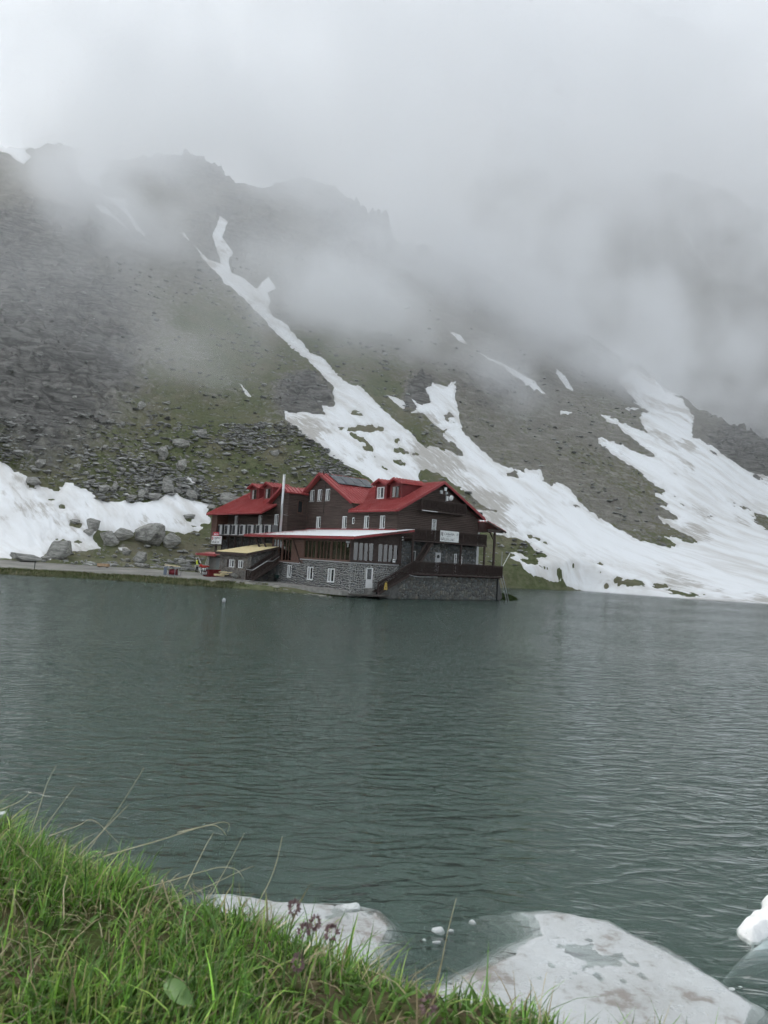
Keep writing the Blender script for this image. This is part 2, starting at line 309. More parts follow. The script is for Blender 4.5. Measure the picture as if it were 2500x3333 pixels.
def build_snow():
    m = mat('old_snow', rough=.75, spec=.25); t = NT(m)
    fl = t.coord((1, 9, 3), (0, 0, R(58)), vt='TEXTURE'); n1 = t.noise(fl, .35, 6, .65, .3); n1b = t.noise(fl, 1.7, 5, .7)
    v = t.coord(); n2 = t.noise(v, .06, 4); n3 = t.noise(v, 5., 4, .7)
    c = t.mix(t.ramp(n1, .42, .74), (.90, .91, .92), (.70, .685, .66))
    c = t.mix(t.ramp(t.math('MULTIPLY', n1b, t.ramp(n2, .4, .7)), .28, .5), c, (.50, .475, .44))
    c = t.mix(t.ramp(n3, .6, .8, 0, .3), c, (.68, .66, .63))
    c = t.mix(t.ramp(t.math('ADD', t.attr('rim'), t.math('MULTIPLY', t.math('SUBTRACT', n1b, .5), 1.2)), 1.0, 0., 0, .32), c, (.55, .53, .50))
    t.col(c)
    t.bump(t.math('ADD', t.math('MULTIPLY', n1, 1.0), t.math('MULTIPLY', n3, .25)), .5, .8)
    m.node_tree.nodes['Principled BSDF'].inputs['Subsurface Weight'].default_value = 0
    jx = 9*fbm(TX/3.0, TY/3.0, 4, 200)+10*fbm(TX/.9, TY/.9, 2, 230)
    fl_u = TX*.86+TY*.5; fl_v = TX*.5-TY*.86
    jx = jx+6*fbm(fl_u/1.0, fl_v/6.0, 3, 260)
    hole = np.full(TX.shape, 1e9)
    for cx, cy_, rx, ry, ro in HOLES:
        k = (np.abs(TPX-cx) < rx*2+40) & (np.abs(TPY-cy_) < rx*2+40)
        dx, dy = TPX[k]-cx, TPY[k]-cy_; a = dx*math.cos(ro)+dy*math.sin(ro); b = -dx*math.sin(ro)+dy*math.cos(ro)
        q = np.sqrt((a/rx)**2+(b/ry)**2); hole[k] = np.minimum(hole[k], (q-1)*ry*1.3)
    und = .32*fbm(fl_u/2.2, fl_v/11, 4, 400)+.10*fbm(fl_u/.8, fl_v/4, 3, 410)
    for (label, poly), sd in zip(SNOW, SNOW_SD):
        P = np.asarray(poly)
        area = abs(np.sum(P[:, 0]*np.roll(P[:, 1], -1)-np.roll(P[:, 0], -1)*P[:, 1]))/2
        big = area > 9000
        s2 = np.minimum(sd, hole+jx*.5)+jx*(np.interp(TPY, [950, 1250], [.16, .6]) if big else .22)
        if label == SNOW[1][0] or label == SNOW[0][0]: s2 = np.where(sd < -26, -20, s2)
        mpp = RR_/FPX                                             # metres per photo pixel
        up = sstep(2.5, 9, TZ0)
        th = np.where(s2 > 0, np.minimum(.05+s2*mpp*.16, .40), np.maximum(s2*mpp*.9, -.9)-.0)
        sz = TZ0+TRo*.5+up*.10+th+und*np.clip(s2*mpp/1.5, 0, 1)
        keep = s2 > -5
        fk = keep.ravel()[QUADS].any(1)
        q = QUADS[fk]
        if len(q) == 0: print('empty snow', label); continue
        comps = components(q)
        comps = [c for c in comps if len(c) >= (60 if big else 4)][:7]
        for i, c in enumerate(comps):
            used, inv = np.unique(c, return_inverse=True)
            vv = np.stack([TX, TY, sz], -1).reshape(-1, 3)[used]
            sme = npmesh('snow_patch', vv, inv.reshape(-1, 4)); fattr(sme, 'rim', np.clip((s2*mpp).ravel()[used]/.8, -.2, 3.)); o = link('snow_patch', sme, m)
            lab = label if i == 0 else 'detached scrap of snow ('+['largest', 'second largest', 'third largest', 'fourth largest', 'fifth largest', 'smallest'][i-1]+') beside the '+' '.join(label.split()[:6])
            tag(o, lab, 'snow patch', 'old snow lying on the mountainside')
def components(q):
    """split quads into connected sets, largest first"""
    par = {}
    def find(a):
        while par.setdefault(a, a) != a: par[a] = par[par[a]]; a = par[a]
        return a
    ql = q.tolist()
    for a, b, c, d in ql:
        r = find(a)
        for k in (b, c, d):
            s = find(k)
            if s != r: par[s] = r
    g = {}
    for f in ql: g.setdefault(find(f[0]), []).append(f)
    return sorted((np.array(v) for v in g.values()), key=len, reverse=True)
build_snow()
# ------------------------------------------------------------------ mesh builder
class MB:
    def __init__(s): s.v = []; s.f = []; s.c = None
    def add(s, vs, fs):
        n = len(s.v); s.v += [tuple(p) for p in vs]; s.f += [tuple(i+n for i in f) for f in fs]; return s
    def box(s, x0, x1, y0, y1, z0, z1):
        return s.add([(x, y, z) for x in (x0, x1) for y in (y0, y1) for z in (z0, z1)],
                     [(0, 1, 3, 2), (4, 6, 7, 5), (0, 4, 5, 1), (2, 3, 7, 6), (0, 2, 6, 4), (1, 5, 7, 3)])
    def slab(s, pts, d):
        """polygon extruded by vector d"""
        n = len(pts); p = [Vector(q) for q in pts]; d = Vector(d)
        return s.add(p+[q+d for q in p], [tuple(range(n))[::-1], tuple(range(n, 2*n))]+[(i, (i+1) % n, n+(i+1) % n, n+i) for i in range(n)])
    def bar(s, p, q, w, h=None, up=(0, 0, 1)):
        h = h or w; p = Vector(p); q = Vector(q); d = (q-p).normalized(); u = Vector(up)
        if abs(d.dot(u)) > .97: u = Vector((1, 0, 0))
        a = d.cross(u).normalized(); b = a.cross(d)
        c = [a*i*w/2+b*j*h/2 for i, j in ((-1, -1), (1, -1), (1, 1), (-1, 1))]
        return s.add([p+k for k in c]+[q+k for k in c], [(3, 2, 1, 0), (4, 5, 6, 7)]+[(i, (i+1) % 4, 4+(i+1) % 4, 4+i) for i in range(4)])
    def tube(s, pts, r, n=8, r1=None):
        pts = [Vector(p) for p in pts]; m = len(pts); base = len(s.v)
        for i, p in enumerate(pts):
            d = (pts[min(i+1, m-1)]-pts[max(i-1, 0)]).normalized(); u = Vector((0, 0, 1)) if abs(d.z) < .9 else Vector((1, 0, 0))
            a = d.cross(u).normalized(); b = a.cross(d); rr = r if r1 is None else r+(r1-r)*i/(m-1)
            s.v += [tuple(p+(a*math.cos(t)+b*math.sin(t))*rr) for t in [2*math.pi*k/n for k in range(n)]]
        for i in range(m-1):
            s.f += [(base+i*n+k, base+i*n+(k+1) % n, base+(i+1)*n+(k+1) % n, base+(i+1)*n+k) for k in range(n)]
        s.f += [tuple(base+k for k in range(n))[::-1], tuple(base+(m-1)*n+k for k in range(n))]
        return s
    def build(s, name, m, parent=None, smooth=False):
        me = bpy.data.meshes.new(name); me.from_pydata(s.v, [], s.f)
        if smooth: me.polygons.foreach_set('use_smooth', [True]*len(me.polygons))
        bm = bmesh.new(); bm.from_mesh(me); bmesh.ops.recalc_face_normals(bm, faces=bm.faces); bm.to_mesh(me); bm.free()
        if s.c is not None: cattr(me, 'tint', np.array(s.c))
        return link(name, me, m, parent)
def prange(poly, w, axis=1):
    """extent of a convex 2-D polygon at coordinate w of the given axis"""
    o = 1-axis; r = []
    for p, q in zip(poly, poly[1:]+poly[:1]):
        a, b = p[axis], q[axis]
        if (a-w)*(b-w) <= 0 and a != b: r.append(p[o]+(q[o]-p[o])*(w-a)/(b-a))
    return (min(r), max(r)) if len(r) > 1 else None
M = {}
def siding(parent, o, u, n, poly, holes=(), pitch=.19, m=None, name='log_wall', back=.12):
    """wall of half-log courses: o origin, u horizontal unit vector, n outward normal, poly convex [(u,z)]"""
    o, u, n = Vector(o), Vector(u), Vector(n); mb = MB(); Z = Vector((0, 0, 1))
    P = lambda a, z, d: o+u*a+Z*z+n*d
    z0 = min(p[1] for p in poly); z1 = max(p[1] for p in poly)
    k = 0; z = z0
    while z < z1-.02:
        zt = min(z+pitch, z1); zm = (z+zt)/2
        prof = [(z+.004, 0.), (z+.22*pitch, .042), (z+.72*pitch, .05), (zt-.004, .006)]
        prof = [(min(a, zt-.001), d) for a, d in prof]
        rg = [prange(poly, min(max(a, z0+1e-4), z1-1e-4)) for a, d in prof]
        if all(rg):
            cuts = sorted((h[0], h[1]) for h in holes if h[2] < zm < h[3])
            segs = []; lo = None; cur = ('p', None)
            edges = [('L', None)]+[x for c in cuts for x in (('c', c[0]), ('c', c[1]))]+[('R', None)]
            for i in range(0, len(edges), 2):
                segs.append((edges[i], edges[i+1]))
            for L_, R_ in segs:
                A = [r[0] if L_[0] == 'L' else L_[1] for r in rg]; B = [r[1] if R_[0] == 'R' else R_[1] for r in rg]
                if min(b-a for a, b in zip(A, B)) < .02: continue
                vs = [P(a, q[0], q[1]+random.uniform(-.004, .004)) for a, q in zip(A, prof)]+[P(b, q[0], q[1]) for b, q in zip(B, prof)]
                mb.add(vs, [(0, 4, 5, 1), (1, 5, 6, 2), (2, 6, 7, 3), (0, 1, 2, 3), (4, 7, 6, 5)])
        z += pitch; k += 1
    ob = mb.build(name, m or M['log'], parent)
    b = MB(); b.slab([P(a, z, -.03) for a, z in poly], -n*back); b.build('wall_core', M['core'], ob)
    return ob
def roof(parent, pts, eave, pitch=.45, m=None, th=.07, name='roof_slope', seams=True):
    """coplanar polygon roof sheet with standing seams running up the slope; eave = unit vector along the eave"""
    p = [Vector(q) for q in pts]; u = Vector(eave).normalized()
    n = (p[1]-p[0]).cross(p[2]-p[1]).normalized()
    if n.z < 0: n = -n
    v = n.cross(u).normalized()
    if v.z < 0: v = -v
    poly = [((q-p[0]).dot(u), (q-p[0]).dot(v)) for q in p]
    mb = MB(); mb.slab([q-n*th for q in p], n*th)
    if seams:
        a0 = min(q[0] for q in poly); a1 = max(q[0] for q in poly); a = a0+.03
        while a < a1:
            r = prange(poly, a, 0)
            if r and r[1]-r[0] > .1: mb.bar(p[0]+u*a+v*(r[0]+.01)+n*.05, p[0]+u*a+v*(r[1]-.01)+n*.05, .05, .15, up=n)
            a += pitch
    return mb.build(name, m or M['red_metal'], parent)
def stonework(parent, o, u, n, poly, holes=(), cell=.2, m=None, name='stonework', mortar=None, hue=(.10, .10, .098), var=.5, gap=.17):
    """rubble stones standing proud of a mortar bed"""
    o, u, n = Vector(o), Vector(u), Vector(n); Z = Vector((0, 0, 1)); mb = MB(); cols = []
    z0 = min(p[1] for p in poly); z1 = max(p[1] for p in poly); a0 = min(p[0] for p in poly); a1 = max(p[0] for p in poly)
    rz = int((z1-z0)/(cell*.8))+1; hz = (z1-z0)/rz
    rnd = random.Random(int(a0*100+z0*10+a1))
    na = int((a1-a0)/cell)+2
    J = [[(a0+(i-.5*(j % 2))*cell+rnd.uniform(-.38, .38)*cell, z0+j*hz+(rnd.uniform(-.46, .46)*hz if 0 < j < rz else 0)) for i in range(na+1)] for j in range(rz+1)]
    from mathutils import noise as mn
    def wp(p):
        e = min(1., (p[1]-z0)/cell, (z1-p[1])/cell); a = Vector((p[0]/cell*.45, p[1]/cell*.45, a0)); return (p[0]+mn.noise(a)*cell*.7, p[1]+mn.noise(a+Vector((7.3, 3.1, 9.)))*cell*.95*max(0., e))
    J = [[wp(p) for p in row] for row in J]
    for j in range(rz):
        for i in range(na if True else 0):
            q = [J[j][i], J[j][i+1], J[j+1][min(i+1, na)], J[j+1][i]]
            if rnd.random() < .12 and i+2 <= na: pass
            cx = sum(t[0] for t in q)/4; cz = sum(t[1] for t in q)/4
            r = prange(poly, min(max(cz, z0+.001), z1-.001))
            if not r or cx < r[0]+.02 or cx > r[1]-.02: continue
            if any(h[0]-.03 < cx < h[1]+.03 and h[2]-.03 < cz < h[3]+.03 for h in holes): continue
            q = [(min(max(x, a0), a1), min(max(z, z0), z1)) for x, z in q]
            # eight-sided, uneven face
            out = []
            for k in range(4):
                x, z = q[k]; xn, zn = q[(k+1) % 4]
                for f in (.22, .78): out.append((x+(xn-x)*f, z+(zn-z)*f))
            sh = 1-gap-rnd.uniform(0, .12); d = rnd.uniform(.02, .055)
            o1 = [(cx+(x-cx)*sh, cz+(z-cz)*sh) for x, z in out]; o2 = [(cx+(x-cx)*sh*.72, cz+(z-cz)*sh*.72) for x, z in out]
            vs = [o+u*x+Z*z+n*-.01 for x, z in o1]+[o+u*x+Z*z+n*(d+rnd.uniform(-.008, .008)) for x, z in o2]
            mb.add(vs, [tuple(range(8, 16))]+[(k, (k+1) % 8, 8+(k+1) % 8, 8+k) for k in range(8)])
            b = math.exp(rnd.uniform(-var, var)); w = rnd.uniform(-.1, .1)
            cols += [(hue[0]*b*(1+w), hue[1]*b, hue[2]*b*(1-w))]*16
    mb.c = cols
    wall = MB(); P = [o+u*a+Z*z for a, z in poly]; wall.slab([p-n*.012 for p in P], -n*.25)
    w = wall.build('stone_wall', mortar or M['mortar'], parent)
    s = mb.build(name, m or M['stone'], w); s['kind'] = 'stuff'
    return w
def window(parent, o, u, n, a0, a1, z0, z1, panes=2, m=None, depth=.0, curtain=True, fw=.075, sill=True, open_=False, name='window', glass=None):
    o, u, n = Vector(o), Vector(u), Vector(n); Z = Vector((0, 0, 1)); P = lambda a, z, d: o+u*a+Z*z+n*d
    fr = MB(); d0, d1 = depth-.05, depth+.02
    def bx(A0, A1, Z0, Z1, mb=fr, e0=d0, e1=d1): mb.slab([P(A0, Z0, e0), P(A1, Z0, e0), P(A1, Z1, e0), P(A0, Z1, e0)], n*(e1-e0))
    bx(a0, a1, z0, z0+fw); bx(a0, a1, z1-fw, z1); bx(a0, a0+fw, z0+fw, z1-fw); bx(a1-fw, a1, z0+fw, z1-fw)
    w = (a1-a0-2*fw)/panes
    for i in range(1, panes): bx(a0+fw+w*i-fw*.55, a0+fw+w*i+fw*.55, z0+fw, z1-fw)
    if sill: bx(a0-.03, a1+.03, z0-.05, z0-.004, e1=d1+.06)
    f = fr.build(name, m or M['white_frame'], parent)
    for i in range(panes):
        g = MB(); b0 = a0+fw+w*i+(.03 if i else 0); b1 = a0+fw+w*(i+1)-(.03 if i < panes-1 else 0)
        bx(b0, b1, z0+fw, z1-fw, g, depth-.04, depth-.028); g.build('pane', glass or M['glass'], f)
        if curtain and (i % 2 == 1 or panes == 1):
            c = MB(); ks = 7
            for k in range(ks):
                t0, t1 = b0+(b1-b0)*k/ks, b0+(b1-b0)*(k+.75)/ks; bx(t0, t1, z0+fw+.01, z1-fw-.01, c, depth-.0275, depth-.022-.004*(k % 2))
            c.build('curtain', M['curtain'], f)
    return f
def slat_rail(parent, p, q, h=1.12, gap=.115, w=.085, th=.025, m=None, name='railing', posts=1.9, lean=0., out=(0, 0, 0)):
    """balustrade of upright boards from p to q (points on the deck edge)"""
    p, q = Vector(p), Vector(q); d = q-p; L = math.hypot(d.x, d.y); mb = MB(); Z = Vector((0, 0, 1)); k = int(L/gap)
    for i in range(k):
        c = p+d*((i+.5)/k); mb.bar(c+Z*.05, c+Z*(h-.05), w*random.uniform(.85, 1.05), th, up=(d.normalized()))
    fr = MB()
    nrm = Vector((d.y, -d.x, 0)).normalized()*.035
    fr.bar(p+Z*h, q+Z*h, .11, .06); fr.bar(p+Z*.16-nrm, q+Z*.16-nrm, .04, .09); fr.bar(p+Z*(h-.16)-nrm, q+Z*(h-.16)-nrm, .04, .09)
    kk = max(1, round(L/posts))
    for i in range(kk+1): c = p+d*(i/kk); fr.bar(c-nrm*1.5+Z*-.02, c-nrm*1.5+Z*(h+.03), .1)
    o = fr.build(name, m or M['dark_wood'], parent); s = mb.build('slats', m or M['dark_wood'], o); s['kind'] = 'stuff'
    return o
def text_mesh(s, size, name, m, parent, loc, rot, ext=.006, align='LEFT', sx=1.):
    c = bpy.data.curves.new(name, 'FONT'); c.body = s; c.size = size; c.extrude = ext; c.align_x = align; c.align_y = 'CENTER'
    t = bpy.data.objects.new(name+'_src', c); COL.objects.link(t)
    dg = bpy.context.evaluated_depsgraph_get(); me = bpy.data.meshes.new_from_object(t.evaluated_get(dg)); bpy.data.objects.remove(t); bpy.data.curves.remove(c)
    me.materials.clear(); o = link(name, me, m, parent); o.location = loc; o.rotation_euler = rot; o.scale = (sx, 1, 1); return o
def ico(name, r, sub=2): bm = bmesh.new(); bmesh.ops.create_icosphere(bm, subdivisions=sub, radius=r); return bm
# ------------------------------------------------------------------ building materials
def make_mats():
    def tinted(name, rough=.9, bump=.02, bs=14.):
        m = mat(name, rough=rough, spec=.2); t = NT(m); a = t.attr('tint', 'Color'); v = t.coord(); n = t.noise(v, bs, 5, .65)
        t.col(t.mix(t.ramp(n, .3, .75), a, t.mix(.5, a, (.02, .02, .02)))); t.bump(n, bump); return m
    M['log'] = mat('dark_stained_log', rough=.7, spec=.25); t = NT(M['log']); v = t.coord((.3, .3, 5.2)); n = t.noise(v, 1.3, 6, .6); n2 = t.noise(t.coord((.4, .4, 9)), 2, 4)
    t.col(t.mix(t.ramp(n, .3, .7), t.mix(n2, (.072, .051, .044), (.050, .036, .032)), (.104, .078, .067))); t.bump(n, .01)
    M['core'] = mat('wall_core', (.02, .016, .014), .9)
    M['dark_wood'] = wear(mat('dark_brown_wood', rough=.7, spec=.25), (.042, .030, .027), (.072, .053, .047), 6)
    M['brown_wood'] = wear(mat('red_brown_wood', rough=.6), (.095, .048, .036), (.14, .075, .056), 5)
    M['red_metal'] = mat('red_metal_roof', rough=.38, spec=.5); t = NT(M['red_metal']); v = t.coord(); n = t.noise(v, .9, 5, .6); n2 = t.noise(t.coord((1, 1, .3)), 7, 4)
    t.col(t.mix(t.ramp(n, .3, .75), t.mix(t.ramp(n2, .4, .7), (.38, .070, .068), (.31, .055, .054)), (.45, .130, .125))); t.rough(t.ramp(n2, .2, .8, .24, .48))
    M['red_trim'] = wear(mat('red_painted_board', rough=.5), (.22, .022, .026), (.28, .035, .038), 3)
    M['red_side'] = wear(mat('dark_red_cladding', rough=.6), (.13, .018, .02), (.17, .028, .028), 3)
    M['white_roof'] = mat('white_coated_sheet', rough=.5); t = NT(M['white_roof']); v = t.coord()
    sx = t.new('SeparateXYZ'); t.L.new(v, sx.inputs[0]); n = t.noise(t.coord((.5, 1.2, 1)), 1.1, 6, .7); worn = t.math('ADD', n, t.ramp(sx.outputs['Y'], 8, 19, -.13, .13))
    t.col(t.mix(t.ramp(worn, .54, .62), (.78, .79, .79), (.26, .05, .055)))
    M['stone'] = tinted('rubble_stone'); M['mortar'] = wear(mat('pale_mortar', rough=.95, spec=.1), (.36, .36, .345), (.46, .455, .43), 4, .01)
    M['dark_mortar'] = wear(mat('dark_mortar', rough=.95, spec=.1), (.085, .086, .082), (.13, .13, .125), 3, .01)
    M['white_frame'] = mat('white_plastic_frame', (.78, .79, .79), .45)
    M['glass'] = mat('window_glass', (.018, .022, .024), .06, 0, .6)
    M['curtain'] = mat('white_curtain', (.42, .43, .42), .8)
    M['concrete'] = wear(mat('weathered_concrete', rough=.9), (.20, .195, .18), (.30, .29, .27), 2.5, .01)
    M['grey_board'] = wear(mat('grey_door_panel', rough=.6), (.16, .17, .17), (.20, .21, .21), 3)
    M['steel'] = mat('brushed_steel', (.55, .56, .57), .28, 1.)
    M['grey_metal'] = mat('galvanised_metal', (.34, .35, .36), .45, .6)
    M['black'] = mat('black_rubber', (.015, .015, .016), .6)
    M['dark_metal'] = mat('dark_painted_metal', (.035, .037, .040), .5, .3)
    M['white_paint'] = wear(mat('white_paint', rough=.5), (.70, .71, .71), (.78, .78, .77), 3)
    M['grey_paint'] = wear(mat('light_grey_paint', rough=.5), (.40, .41, .42), (.46, .47, .47), 3)
    M['solar'] = mat('solar_glass', (.035, .045, .055), .12, 0, .7)
    M['osb'] = wear(mat('pale_yellow_board', rough=.75), (.58, .47, .24), (.66, .57, .33), 3)
    M['fresh_wood'] = wear(mat('fresh_timber', rough=.75), (.55, .44, .25), (.66, .56, .36), 5)
    M['sign_ink'] = mat('sign_ink', (.05, .055, .055), .6); M['sign_grey'] = mat('faded_sign_ink', (.16, .17, .17), .6)
    M['sign_red'] = mat('sign_red', (.45, .03, .06), .5)
    M['curtain_dark'] = mat('dim_interior', (.03, .03, .03), .8)
    M['clear_glass'] = m = bpy.data.materials.new('veranda_glass'); m.use_nodes = True; t = m.node_tree; t.nodes.clear()
    tr = t.nodes.new('ShaderNodeBsdfTransparent'); tr.inputs[0].default_value = (.62, .66, .66, 1); gl = t.nodes.new('ShaderNodeBsdfGlossy'); gl.inputs['Roughness'].default_value = .03
    fr = t.nodes.new('ShaderNodeFresnel'); fr.inputs[0].default_value = 2.3; mx = t.nodes.new('ShaderNodeMixShader'); ou = t.nodes.new('ShaderNodeOutputMaterial')
    t.links.new(fr.outputs[0], mx.inputs[0]); t.links.new(tr.outputs[0], mx.inputs[1]); t.links.new(gl.outputs[0], mx.inputs[2]); t.links.new(mx.outputs[0], ou.inputs[0])
make_mats()
# ------------------------------------------------------------------ the lodge.  local x: along the gable end, local y: along the long front, z up
BLD = (1.46, 72.0, 0.0); BRZ = R(37.86)
def bw(x, y, z=0.):
    c, s = math.cos(BRZ), math.sin(BRZ); return Vector((BLD[0]+x*c-y*s, BLD[1]+x*s+y*c, z))
FX = ((0, 1, 0), (-1, 0, 0))     # a front wall: runs along y, faces -x
GX = ((1, 0, 0), (0, -1, 0))     # a gable wall: runs along x, faces -y
def build_lodge():
    L = empty('mountain_lodge', BLD, BRZ)
    tag(L, 'dark brown log and stone mountain lodge with red metal roofs on the lake shore', 'lodge')
    F = lambda x: ((x, 0, 0), *FX)
    G = lambda y: ((0, y, 0), *GX)
    # --- main front wall and cross gable
    W = [(14.35, 15.26), (9.03, 9.86), (4.88, 5.74), (2.10, 2.93)]
    h1 = [(a, b, 7.08, 8.42) for a, b in W]+[(7.55, 7.95, 7.55, 8.25)]
    siding(L, *F(0), [(0, 6.0), (8.1, 6.0), (8.1, 9.1), (0, 9.1)], h1)
    T = [(16.1, 17.0), (14.45, 15.35), (12.75, 13.65)]
    siding(L, *F(0), [(8.1, 6.0), (17.55, 6.0), (17.55, 11.25), (14.43, 13.28), (8.1, 10.0)], h1+[(a, b, 10.28, 11.65) for a, b in T])
    for i, (a, b) in enumerate(W): window(L, *F(0), a, b, 7.08, 8.42)
    window(L, *F(0), 7.55, 7.95, 7.55, 8.25, 1, curtain=False, sill=False)
    for a, b in T: window(L, *F(0), a, b, 10.28, 11.65, 2, glass=M['glass'])
    # --- gable end
    siding(L, *G(0), [(0, 5.9), (11.55, 5.9), (11.55, 8.95), (5.58, 12.2), (0, 9.0)], [(4.62, 5.28, 6.1, 8.43), (2.6, 8.8, 9.2, 11.4)] and [(4.62, 5.28, 6.1, 8.43)])
    d = window(L, *G(0), 4.64, 5.26, 6.14, 8.43, 1, curtain=True, sill=False, name='balcony_door')
    # right side wall of the main body
    siding(L, (11.55, 0, 0), (0, 1, 0), (1, 0, 0), [(0, 5.9), (17, 5.9), (17, 9.0), (0, 9.0)], m=M['log'])
    # small gable balcony
    b = MB(); b.box(2.45, 8.9, -.75, -.06, 9.08, 9.2); b.build('gable_balcony_deck', M['dark_wood'], L)
    slat_rail(L, (2.5, -.72, 9.2), (8.85, -.72, 9.2), 1.1, name='gable_balcony_railing')
    b = MB(); b.box(2.5, 4.66, -.80, -.77, 9.12, 9.18); b.build('white_edge_strip', M['white_paint'], L)
    # --- roofs
    roof(L, [(-.58, -.62, 8.95), (-.58, 8.05, 8.95), (1.07, 8.05, 9.882), (5.58, 12.37, 12.43), (5.58, -.62, 12.43)], (0, 1, 0))
    roof(L, [(5.58, -.62, 12.43), (5.58, 17.6, 12.43), (11.98, 17.6, 8.98), (11.98, -.62, 8.98)], (0, 1, 0))
    roof(L, [(-.62, 14.43, 13.5), (-.62, 7.47, 9.88), (1.07, 7.47, 9.88), (5.58, 12.37, 12.43), (6.6, 14.43, 13.5)], (1, 0, 0), name='cross_roof_slope')
    roof(L, [(-.62, 14.43, 13.5), (-.62, 17.95, 11.3), (6.6, 17.95, 11.3), (6.6, 14.43, 13.5)], (1, 0, 0), name='cross_roof_slope')
    roof(L, [(6.6, 14.43, 13.49), (6.6, 17.95, 11.3), (8.0, 17.95, 10.9), (6.6, 12.37, 12.0)], (0, 1, 0), seams=False)
    v = MB()  # verge boards and fascias
    for p, q in [((-.60, -.66, 8.86), (5.58, -.66, 12.34)), ((5.58, -.66, 12.34), (11.99, -.66, 8.88)), ((-.66, 14.43, 13.41), (-.66, 7.45, 9.79)), ((-.66, 14.43, 13.41), (-.66, 17.97, 11.2))]:
        MB().bar(p, q, .05, .22).build('verge_board', M['red_trim'], L)
    v = MB(); v.bar((-.62, -.6, 8.83), (-.62, 8.0, 8.83), .05, .14); v.build('eave_board', M['red_trim'], L)
    s = MB(); s.slab([(-.5, -.58, 8.84), (5.58, -.58, 12.31), (11.9, -.58, 8.87), (11.9, -.06, 8.87), (5.58, -.06, 12.31), (-.5, -.06, 8.84)][:3]+[(5.58, -.58, 12.2)], (0, .5, 0)); s.build('gable_soffit', M['dark_wood'], L)
    r = MB()
    for i in range(15): r.bar((-.52, -.3+i*.57, 8.74), (.1, -.3+i*.57, 9.06), .07, .1)
    r.build('rafter_ends', M['dark_wood'], L)['kind'] = 'stuff'
    bx = MB(); bx.box(-.02, 1.05, 7.55, 8.12, 9.0, 9.78); bx.build('eave_return', M['dark_wood'], L)
    # solar panels on the cross roof
    sl = (13.5-9.88)/(14.43-7.47); e = Vector((0, 1, sl)).normalized(); nn = Vector((0, -sl, 1)).normalized()
    for k in range(4):
        x0 = .35+k*1.42; p = Vector((x0, 11.75, 9.88+(11.75-7.47)*sl))+nn*.14; q = p+e*2.55+nn*.0
        f = MB(); X = Vector((1.38, 0, 0)); f.slab([p, p+X, q+X, q], nn*.06); fo = f.build('solar_panel', M['dark_metal'], L)
        g = MB(); i = Vector((.04, 0, 0)); g.slab([p+i+e*.04+nn*.061, p+X-i+e*.04+nn*.061, q+X-i-e*.04+nn*.061, q+i-e*.04+nn*.061], nn*.008); g.build('solar_glass', M['solar'], fo)
    f = MB(); p = Vector((6.35, 10.9, 12.2)); f.slab([p, p+Vector((1.3, 0, -.2)), p+Vector((1.3, 1.2, .25)), p+Vector((0, 1.2, .45))], (0, 0, .06)); f.build('solar_panel', M['solar'], L)
    t = MB(); t.tube([(-.2, 14.1, 13.3), (-.35, 14.0, 13.75), (-.1, 13.6, 13.85), (.35, 13.3, 13.3)], .05, 6); t.tube([(-.12, 13.4, 12.9), (-.12, 13.6, 12.2), (-.12, 13.75, 8.6)], .03, 6); t.build('cable_bundle', M['black'], L, True)
    c = MB(); c.box(1.6, 2.5, 17.0, 17.9, 11.6, 13.75); c.box(1.5, 2.6, 16.9, 18.0, 13.75, 13.9); c.build('ridge_chimney', wear(mat('green_grey_sheet', rough=.6), (.05, .07, .06), (.08, .1, .085)), L)
    # dormers
    def dormer(x, yc, zb, fm, half, zr, ze, back, wz0, wz1, ww):
        dm = MB(); dm.box(x+.02, back, yc-half+.25, yc+half-.25, zb-.3, ze+.12)
        dm.slab([(x+.02, yc-half+.25, ze+.1), (x+.02, yc+half-.25, ze+.1), (x+.02, yc, zr-.1)], (.3, 0, 0))
        d_ = dm.build('dormer', M['red_side'], L)
        for s_ in (-1, 1):
            p = [(x-.42, yc, zr), (x-.42, yc+s_*half, ze), (back, yc+s_*half, ze), (back+.3, yc, zr)]
            roof(d_, p, (1, 0, 0), .42, name='dormer_roof')
            vb = MB(); vb.bar((x-.45, yc, zr-.07), (x-.45, yc+s_*half, ze-.07), .05, .16); vb.build('verge_board', M['red_trim'], d_)
        window(d_, (x, 0, 0), *FX, yc-ww/2, yc+ww/2, wz0, wz1, 2, depth=.04, sill=True, m=fm)
        return d_
    dormer(2.0, 5.72, 10.4, M['white_frame'], 1.28, 12.58, 12.02, 5.2, 10.5, 11.76, 1.2)
    dormer(2.0, 3.1, 10.4, M['brown_wood'], 1.28, 12.58, 12.02, 5.2, 10.5, 11.76, 1.2)
    # --- left wing with its own small gable
    siding(L, *F(-2.6), [(17.6, 5.6), (22.1, 5.6), (22.1, 9.6), (18.5, 11.65), (17.6, 11.1)], [(19.75, 20.7, 7.2, 8.55)])
    siding(L, (-2.6, 17.6, 0), (1, 0, 0), (0, -1, 0), [(0, 5.6), (2.58, 5.6), (2.58, 11.2), (0, 11.1)], [(1.25, 2.0, 8.75, 10.35)])
    window(L, (-2.6, 17.6, 0), (1, 0, 0), (0, -1, 0), 1.27, 1.98, 8.8, 10.3, 1, m=M['brown_wood'], curtain=False)
    window(L, *F(-2.6), 19.78, 20.68, 7.2, 8.55)
    roof(L, [(-3.15, 18.5, 11.87), (-3.15, 22.0, 9.95), (2, 22.0, 9.95), (2, 18.5, 11.87)], (1, 0, 0))
    roof(L, [(-3.15, 18.5, 11.87), (-3.15, 17.25, 11.15), (-.05, 17.25, 11.15), (-.05, 18.5, 11.87)], (1, 0, 0), .55)
